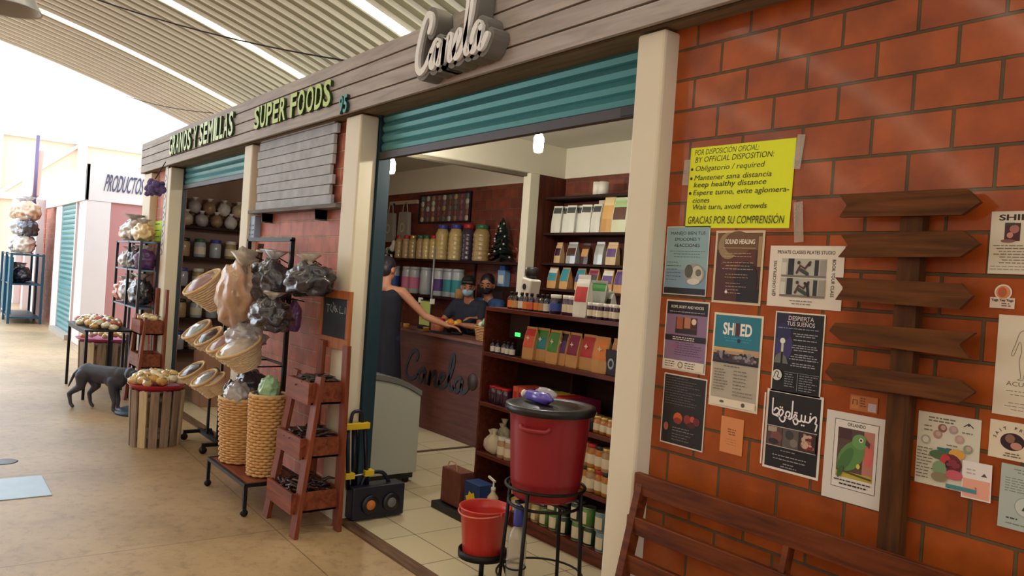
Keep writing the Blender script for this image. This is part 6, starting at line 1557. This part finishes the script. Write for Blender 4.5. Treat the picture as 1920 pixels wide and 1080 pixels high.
# manhole cover and drain in the floor
m0, m1, m2 = at(100,929,Z=0), at(82,893,Z=0), at(0,902,Z=0)
obj('manhole_cover', MB().bx(-6.62,-6.06,-2.45,-1.49,0.0,0.006), mat('pale blue steel plate',(170,190,206),0.45,metal=0.25,var=0.15,scale=8), label='pale blue steel hatch plate in the walkway floor', cat='hatch', bevel=0.002)
p = at(6,866,Z=0)
obj('drain', MB().lathe([(0.0,0.002),(0.09,0.002),(0.10,0.0)],24), M_black, loc=(p.x,p.y,0.001), label='small dark drain hole in the walkway floor beyond the hatch plate', cat='drain')

# far market rack at the left edge
t = thing('display_rack', 'blue green metal rack loaded with bags at the far left', 'rack', (-20.1, -0.35, 0))
M_bgm = mat('blue green steel', (34,78,100), 0.45, metal=0.3)
for xx in (-2.0, -0.9, 0.2):
    for yy in (-0.3, 0.3): obj('upright', bar((xx,yy,0),(xx,yy,1.55),0.05), M_bgm, t)
for zz in (0.12, 0.85, 1.5): obj('shelf', MB().bx(-2.0,0.2,-0.3,0.3,zz,zz+0.03), M_bgm, t)
for xx in (-1.95, -0.85): obj('panel', MB().bx(xx,xx+1.0,-0.27,-0.25,0.2,1.45), mat('teal panel',(40,104,124),0.5), t)
for k, (x, z, r, m) in enumerate(((-1.7,1.72,0.28,M_lbag),(-1.2,1.75,0.26,M_cl),(-0.6,1.74,0.27,M_dbag),(-0.05,1.72,0.26,M_lbag),(-1.45,2.15,0.26,M_lbag),(-0.75,2.15,0.28,M_cl),(-0.1,2.1,0.25,M_dbag),(-1.1,2.5,0.28,M_tanbag),(-0.3,2.48,0.3,M_tanbag),(-1.6,1.05,0.24,M_crisp[1]),(-0.9,1.05,0.24,M_cl),(-0.2,1.05,0.22,M_dbag))):
    plastic_bag('%s bag in the heap on the far blue green rack' % ['pale','grey crinkled','dark','cream right hand','pale upper left','silver','dark upper right','large tan left hand topmost','large tan right hand topmost','cream lower shelf','clear lower shelf','dark lower shelf'][k], (-20.1+x, -0.35-0.06*(k % 2), z), (r, r*0.8, r*0.8), m, 300+k, True, None, amp=0.3)
# ================================================================== the dog
def caps(mb, a, ra, b, rb, n=14):
    """tapered limb with rounded ends"""
    a = Vector(a); b = Vector(b)
    mb.ball(a, ra, 0, 2); mb.ball(b, rb, 0, 2)
    return mb.tube([a, b], [ra*0.98, rb*0.98], n, 0, True)
def chain(mb, P):
    for (a, ra), (b, rb) in zip(P[:-1], P[1:]): caps(mb, a, ra, b, rb)
    return mb
M_dog = mat('dark grey dog coat', (58,60,70), 0.6, var=0.25, scale=18)
dg = thing('dog', 'dark grey dog standing with its head lowered beside the slatted crate stand', 'dog', (-9.22, -0.66, 0), 0.68); dg.scale = (0.84, 0.84, 0.84)
b = MB()
b.ball((0.20,0,0.43),(0.17,0.105,0.145),0,3); b.ball((0.0,0,0.45),(0.2,0.09,0.115),0,3); b.ball((-0.22,0,0.46),(0.13,0.095,0.12),0,3)
caps(b,(0.18,0,0.46),0.11,(-0.2,0,0.48),0.095)
chain(b,[((0.28,0,0.48),0.095),((0.40,0.02,0.50),0.07),((0.47,0.03,0.485),0.062)])
b.ball((0.50,0.035,0.48),(0.075,0.062,0.06),0,3)
chain(b,[((0.53,0.035,0.47),0.045),((0.62,0.04,0.43),0.032)])
for sg in (-1, 1):
    chain(b,[((0.49,0.035+sg*0.05,0.53),0.022),((0.46,0.035+sg*0.085,0.50),0.02),((0.47,0.035+sg*0.09,0.45),0.012)])
    f0 = 0.05 if sg < 0 else -0.02
    chain(b,[((0.22,sg*0.075,0.40),0.062),((0.18+f0,sg*0.08,0.26),0.04),((0.22+f0,sg*0.08,0.14),0.028),((0.21+f0,sg*0.08,0.04),0.024),((0.245+f0,sg*0.08,0.022),0.024)])
    h0 = -0.08 if sg < 0 else 0.08
    chain(b,[((-0.24,sg*0.07,0.42),0.085),((-0.19+h0*0.6,sg*0.08,0.29),0.055),((-0.33+h0,sg*0.08,0.18),0.03),((-0.30+h0,sg*0.08,0.05),0.022),((-0.265+h0,sg*0.08,0.022),0.024)])
chain(b,[((-0.33,0,0.50),0.03),((-0.42,0,0.42),0.022),((-0.47,0,0.32),0.017),((-0.50,0.0,0.25),0.012)])
body_ = obj('body', b, M_dog, dg, remesh=0.012, smooth=4)
obj('collar', MB().lathe([(0.074,-0.014),(0.078,-0.01),(0.078,0.01),(0.074,0.014)],20,M=Matrix.Translation((0.385,0.018,0.50)) @ Matrix.Rotation(PI/2+0.15,4,'Y')), mat('pale blue collar',(120,150,190),0.6), dg)
for sg in (-1, 1): obj('eye', MB().ball((0.555,0.037+sg*0.042,0.495),0.009,0,2), M_black, dg)
obj('nose', MB().ball((0.65,0.042,0.43),(0.014,0.018,0.014),0,2), M_black, dg)

# ================================================================== people
def skinmat(n, c): return mat(n, c, 0.55, var=0.06, scale=12)
def hand(mb, wrist, d, n, s=1.0, curl=0.3, thumb=1):
    """palm and five separate fingers; d points along the fingers, n out of the back of the hand"""
    w_ = Vector(wrist); d = Vector(d).normalized(); n = Vector(n); n = (n-d*n.dot(d)).normalized(); sd = d.cross(n)
    pc = w_+d*0.05*s
    for k in (-1.5,-0.5,0.5,1.5): caps(mb, w_+d*0.012*s+sd*k*0.012*s, 0.0135*s, w_+d*0.085*s+sd*k*0.019*s, 0.0105*s, 8)
    for k, L in ((-1.5,0.060),(-0.5,0.076),(0.5,0.082),(1.5,0.072)):
        a = w_+d*0.088*s+sd*k*0.0195*s
        e1 = d*math.cos(curl)-n*math.sin(curl); e2 = d*math.cos(curl*2.2)-n*math.sin(curl*2.2)
        b_ = a+e1*L*0.5*s; c = b_+e2*L*0.5*s
        caps(mb,a,0.0092*s,b_,0.0085*s,8); caps(mb,b_,0.0085*s,c,0.007*s,8)
    a = w_+d*0.03*s+sd*thumb*0.026*s; b_ = a+(d*0.6+sd*thumb*0.75-n*0.2).normalized()*0.036*s; c = b_+(d*0.85+sd*thumb*0.3-n*0.3).normalized()*0.03*s
    caps(mb,a,0.012*s,b_,0.010*s,8); caps(mb,b_,0.010*s,c,0.008*s,8)
def person(lab, loc, rz, skin, hairm, top, bottom, J, sleeve=0.5, legs=True, hair='short', mask=None, gown=False, shoes=None):
    """J: shoulder/elbow/wrist joints, head turn; x right, y forward (facing), z up, for a 1.7 m figure"""
    t = thing('person', lab, 'person', loc, rz)
    b = MB()
    hd = Vector(J.get('head', (0,0.03,1.60))); tw = J.get('turn', 0.0); Mh = Matrix.Translation(hd) @ Matrix.Rotation(tw,4,'Z') @ Matrix.Rotation(J.get('nod',0.0),4,'X')
    b.ball((0,0,0.02),(0.076,0.094,0.105),0,3,M=Mh); b.ball((0,0.018,-0.055),(0.058,0.07,0.065),0,3,M=Mh)
    b.ball((0,0.098,-0.012),(0.012,0.018,0.022),0,2,M=Mh); b.ball((0,0.085,-0.062),(0.024,0.012,0.010),0,2,M=Mh)
    for sg in (-1,1): b.ball((sg*0.078,-0.005,-0.005),(0.012,0.022,0.032),0,2,M=Mh)
    nk = Vector(J.get('neck',(0,0,1.42)))
    chain(b,[(nk,0.058),(hd+Vector((0,-0.01,-0.08)),0.052)])
    pel = Vector(J.get('pelvis',(0,0,0.95)))
    ch = nk+Vector((0,0.0,-0.14))
    for sg in (-1,1):
        chain(b,[(nk+Vector((sg*0.05,0,-0.03)),0.055),(Vector(J['sh'][sg]),0.05)])
        caps(b, ch+Vector((sg*0.085,0,0.02)), 0.092, pel+Vector((sg*0.07,0,0.02)), 0.098)
    caps(b, ch, 0.105, pel+Vector((0,0,0.1)), 0.10)
    for sg in (-1,1):
        s_, e_, w_ = [Vector(v) for v in (J['sh'][sg], J['el'][sg], J['wr'][sg])]
        chain(b,[(s_,0.052),(s_.lerp(e_,0.4),0.046),(e_,0.038),(e_.lerp(w_,0.35),0.038),(w_,0.026)])
        hand(b, w_, J.get('hd',{}).get(sg, (w_-e_)), J.get('hn',{}).get(sg,(0,0,1)), 1.0, J.get('curl',0.35), -sg)
        hip, kn, an = pel+Vector((sg*0.09,0,-0.04)), Vector(J.get('kn',{}).get(sg,(sg*0.10,0.02,0.5))), Vector(J.get('an',{}).get(sg,(sg*0.10,-0.02,0.08)))
        chain(b,[(hip,0.092),(hip.lerp(kn,0.4),0.078),(kn,0.055),(kn.lerp(an,0.3),0.055),(an,0.036)])
        chain(b,[(an+Vector((0,-0.02,-0.04)),0.036),(an+Vector((0,0.14,-0.05)),0.028)])
    obj('body', b, skin, t, remesh=0.007, smooth=3)
    # top
    g = MB()
    for sg in (-1,1):
        caps(g, ch+Vector((sg*0.085,0,0.02)), 0.103, pel+Vector((sg*0.075,0,0.0)), 0.112)
        s_, e_ = Vector(J['sh'][sg]), Vector(J['el'][sg])
        if sleeve > 0: chain(g,[(nk+Vector((sg*0.06,0,-0.035)),0.060),(s_,0.063),(s_.lerp(e_,sleeve),0.058)])
        else: chain(g,[(nk+Vector((sg*0.09,-0.0,-0.05)),0.048),(ch+Vector((sg*0.09,0,0.04)),0.10)])
    caps(g, ch, 0.116, pel+Vector((0,0,0.05)), 0.118)
    if gown:
        for sg in (-1,1): chain(g,[(pel+Vector((sg*0.07,0,0)),0.118),(pel+Vector((sg*0.1,0,-0.42)),0.13)])
        caps(g, pel, 0.12, pel+Vector((0,0,-0.42)), 0.13)
    obj('shirt', g, top, t, remesh=0.012, smooth=3)
    if bottom is not None:
        g = MB()
        for sg in (-1,1):
            hip, kn, an = pel+Vector((sg*0.09,0,-0.02)), Vector(J.get('kn',{}).get(sg,(sg*0.10,0.02,0.5))), Vector(J.get('an',{}).get(sg,(sg*0.10,-0.02,0.08)))
            chain(g,[(hip,0.104),(kn,0.072),(an+Vector((0,0,0.03)),0.058)])
        obj('trousers', g, bottom, t, remesh=0.012, smooth=2)
    # hair
    h = MB()
    h.ball((0,-0.014,0.045),(0.084,0.098,0.098),0,3,0.06,6,3,M=Mh,squash=0.25)
    h.ball((0,-0.05,0.0),(0.078,0.066,0.075),0,3,0.05,6,4,M=Mh)
    if hair == 'bun': h.ball((0,-0.09,0.07),(0.045,0.045,0.04),0,3,0.1,6,5,M=Mh)
    if hair == 'fringe':
        for sg in (-1,0,1): h.ball((sg*0.04,0.075,0.075),(0.035,0.025,0.025),0,2,0.1,6,5,M=Mh)
    obj('hair', h, hairm, t, remesh=0.009, smooth=2)
    for sg in (-1,1):
        obj('eye', MB().ball((sg*0.031,0.083,0.012),(0.012,0.010,0.007),0,2,M=Mh), M_black, t)
        obj('eyebrow', MB().tube([Mh @ Vector((sg*0.014,0.094,0.036)), Mh @ Vector((sg*0.034,0.091,0.042)), Mh @ Vector((sg*0.052,0.078,0.036))],0.0045,6), hairm, t)
    if mask:
        m_ = MB(); m_.ball((0,0.03,-0.045),(0.066,0.078,0.055),0,3,M=Mh)
        m_.ball((0,0.09,-0.03),(0.03,0.025,0.03),0,2,M=Mh)
        mk_ = obj('face_mask', m_, mask, t, remesh=0.007, smooth=3)
        for sg in (-1,1): obj('ear_loop', MB().tube([Mh @ Vector((sg*0.06,0.06,-0.025)), Mh @ Vector((sg*0.085,0.0,0.01))],0.002,5), mask, mk_)
    for sg in (-1,1):
        an = Vector(J.get('an',{}).get(sg,(sg*0.10,-0.02,0.08)))
        sh_ = MB(); chain(sh_,[(an+Vector((0,-0.03,-0.04)),0.042),(an+Vector((0,0.06,-0.042)),0.040),(an+Vector((0,0.15,-0.05)),0.032)])
        obj('shoe', sh_, shoes or M_black, t, remesh=0.01, smooth=2)
    return t
M_skinA = skinmat('light brown skin', (190,136,108)); M_skinB = skinmat('brown skin', (166,112,84)); M_hair = mat('black hair', (26,22,24), 0.5); M_hairb = mat('dark hair', (44,36,46), 0.5)
M_tank = mat('black sleeveless top', (20,24,40), 0.8); M_navyshirt = mat('navy polo', (26,30,46), 0.8); M_mask = mat('pale blue mask', (150,180,206), 0.7); M_maskk = mat('black mask', (24,24,30), 0.7)
M_jean = mat('dark blue jeans', (34,44,76), 0.8)
p = at(724,520,Y=1.72)
J = dict(head=(0.0,0.03,1.62), turn=-0.35, sh={-1:(-0.185,0,1.40),1:(0.185,0,1.40)}, el={-1:(-0.26,0.06,1.13),1:(0.42,0.08,1.17)}, wr={-1:(-0.16,0.25,1.06),1:(0.64,0.14,1.09)}, hd={-1:(0.3,1,-0.1),1:(1,0.15,-0.12)}, neck=(0,0,1.44))
cu = person('customer in a black sleeveless top seen from behind, reaching over the counter', (p.x, 1.72, 0.006), 0.7, M_skinA, M_hairb, M_tank, M_jean, J, sleeve=0.0, hair='bun', gown=True)
cu.scale = (1.06, 1.06, 1.06)
p = at(882,548,Y=2.74)
J = dict(head=(0.0,0.05,1.58), turn=0.55, nod=-0.25, sh={-1:(-0.19,0,1.38),1:(0.19,0,1.38)}, el={-1:(-0.26,0.16,1.14),1:(0.27,0.14,1.16)}, wr={-1:(-0.10,0.28,1.16),1:(0.30,0.28,1.20)}, hd={-1:(0.5,1,0),1:(0.2,1,0.2)})
J['neck'] = (0,0,1.42)
person('shop worker in a navy polo and pale blue face mask behind the counter', (p.x, 2.74, 0.006), PI+0.35, M_skinB, M_hair, M_navyshirt, M_jean, J, sleeve=0.6, hair='fringe', mask=M_mask).scale = (1.0,1.0,1.0)
p = at(918,545,Y=2.94)
J = dict(head=(0.0,0.04,1.58), turn=0.5, nod=-0.15, sh={-1:(-0.18,0,1.38),1:(0.18,0,1.38)}, el={-1:(-0.25,0.14,1.16),1:(0.27,0.10,1.14)}, wr={-1:(-0.10,0.26,1.22),1:(0.14,0.22,1.40)}, hd={-1:(0.5,1,0),1:(-0.3,0.1,1)})
J['neck'] = (0,0,1.42)
M_print2 = mat('blue green printed shirt', (40,66,110), 0.8, var=0.8, scale=14)
person('shop worker in a printed blue shirt with a black mask, right of the masked colleague', (p.x, 2.94, 0.006), PI+0.15, M_skinB, M_hair, M_print2, M_jean, J, sleeve=0.5, mask=M_maskk).scale = (1.02,1.02,1.02)
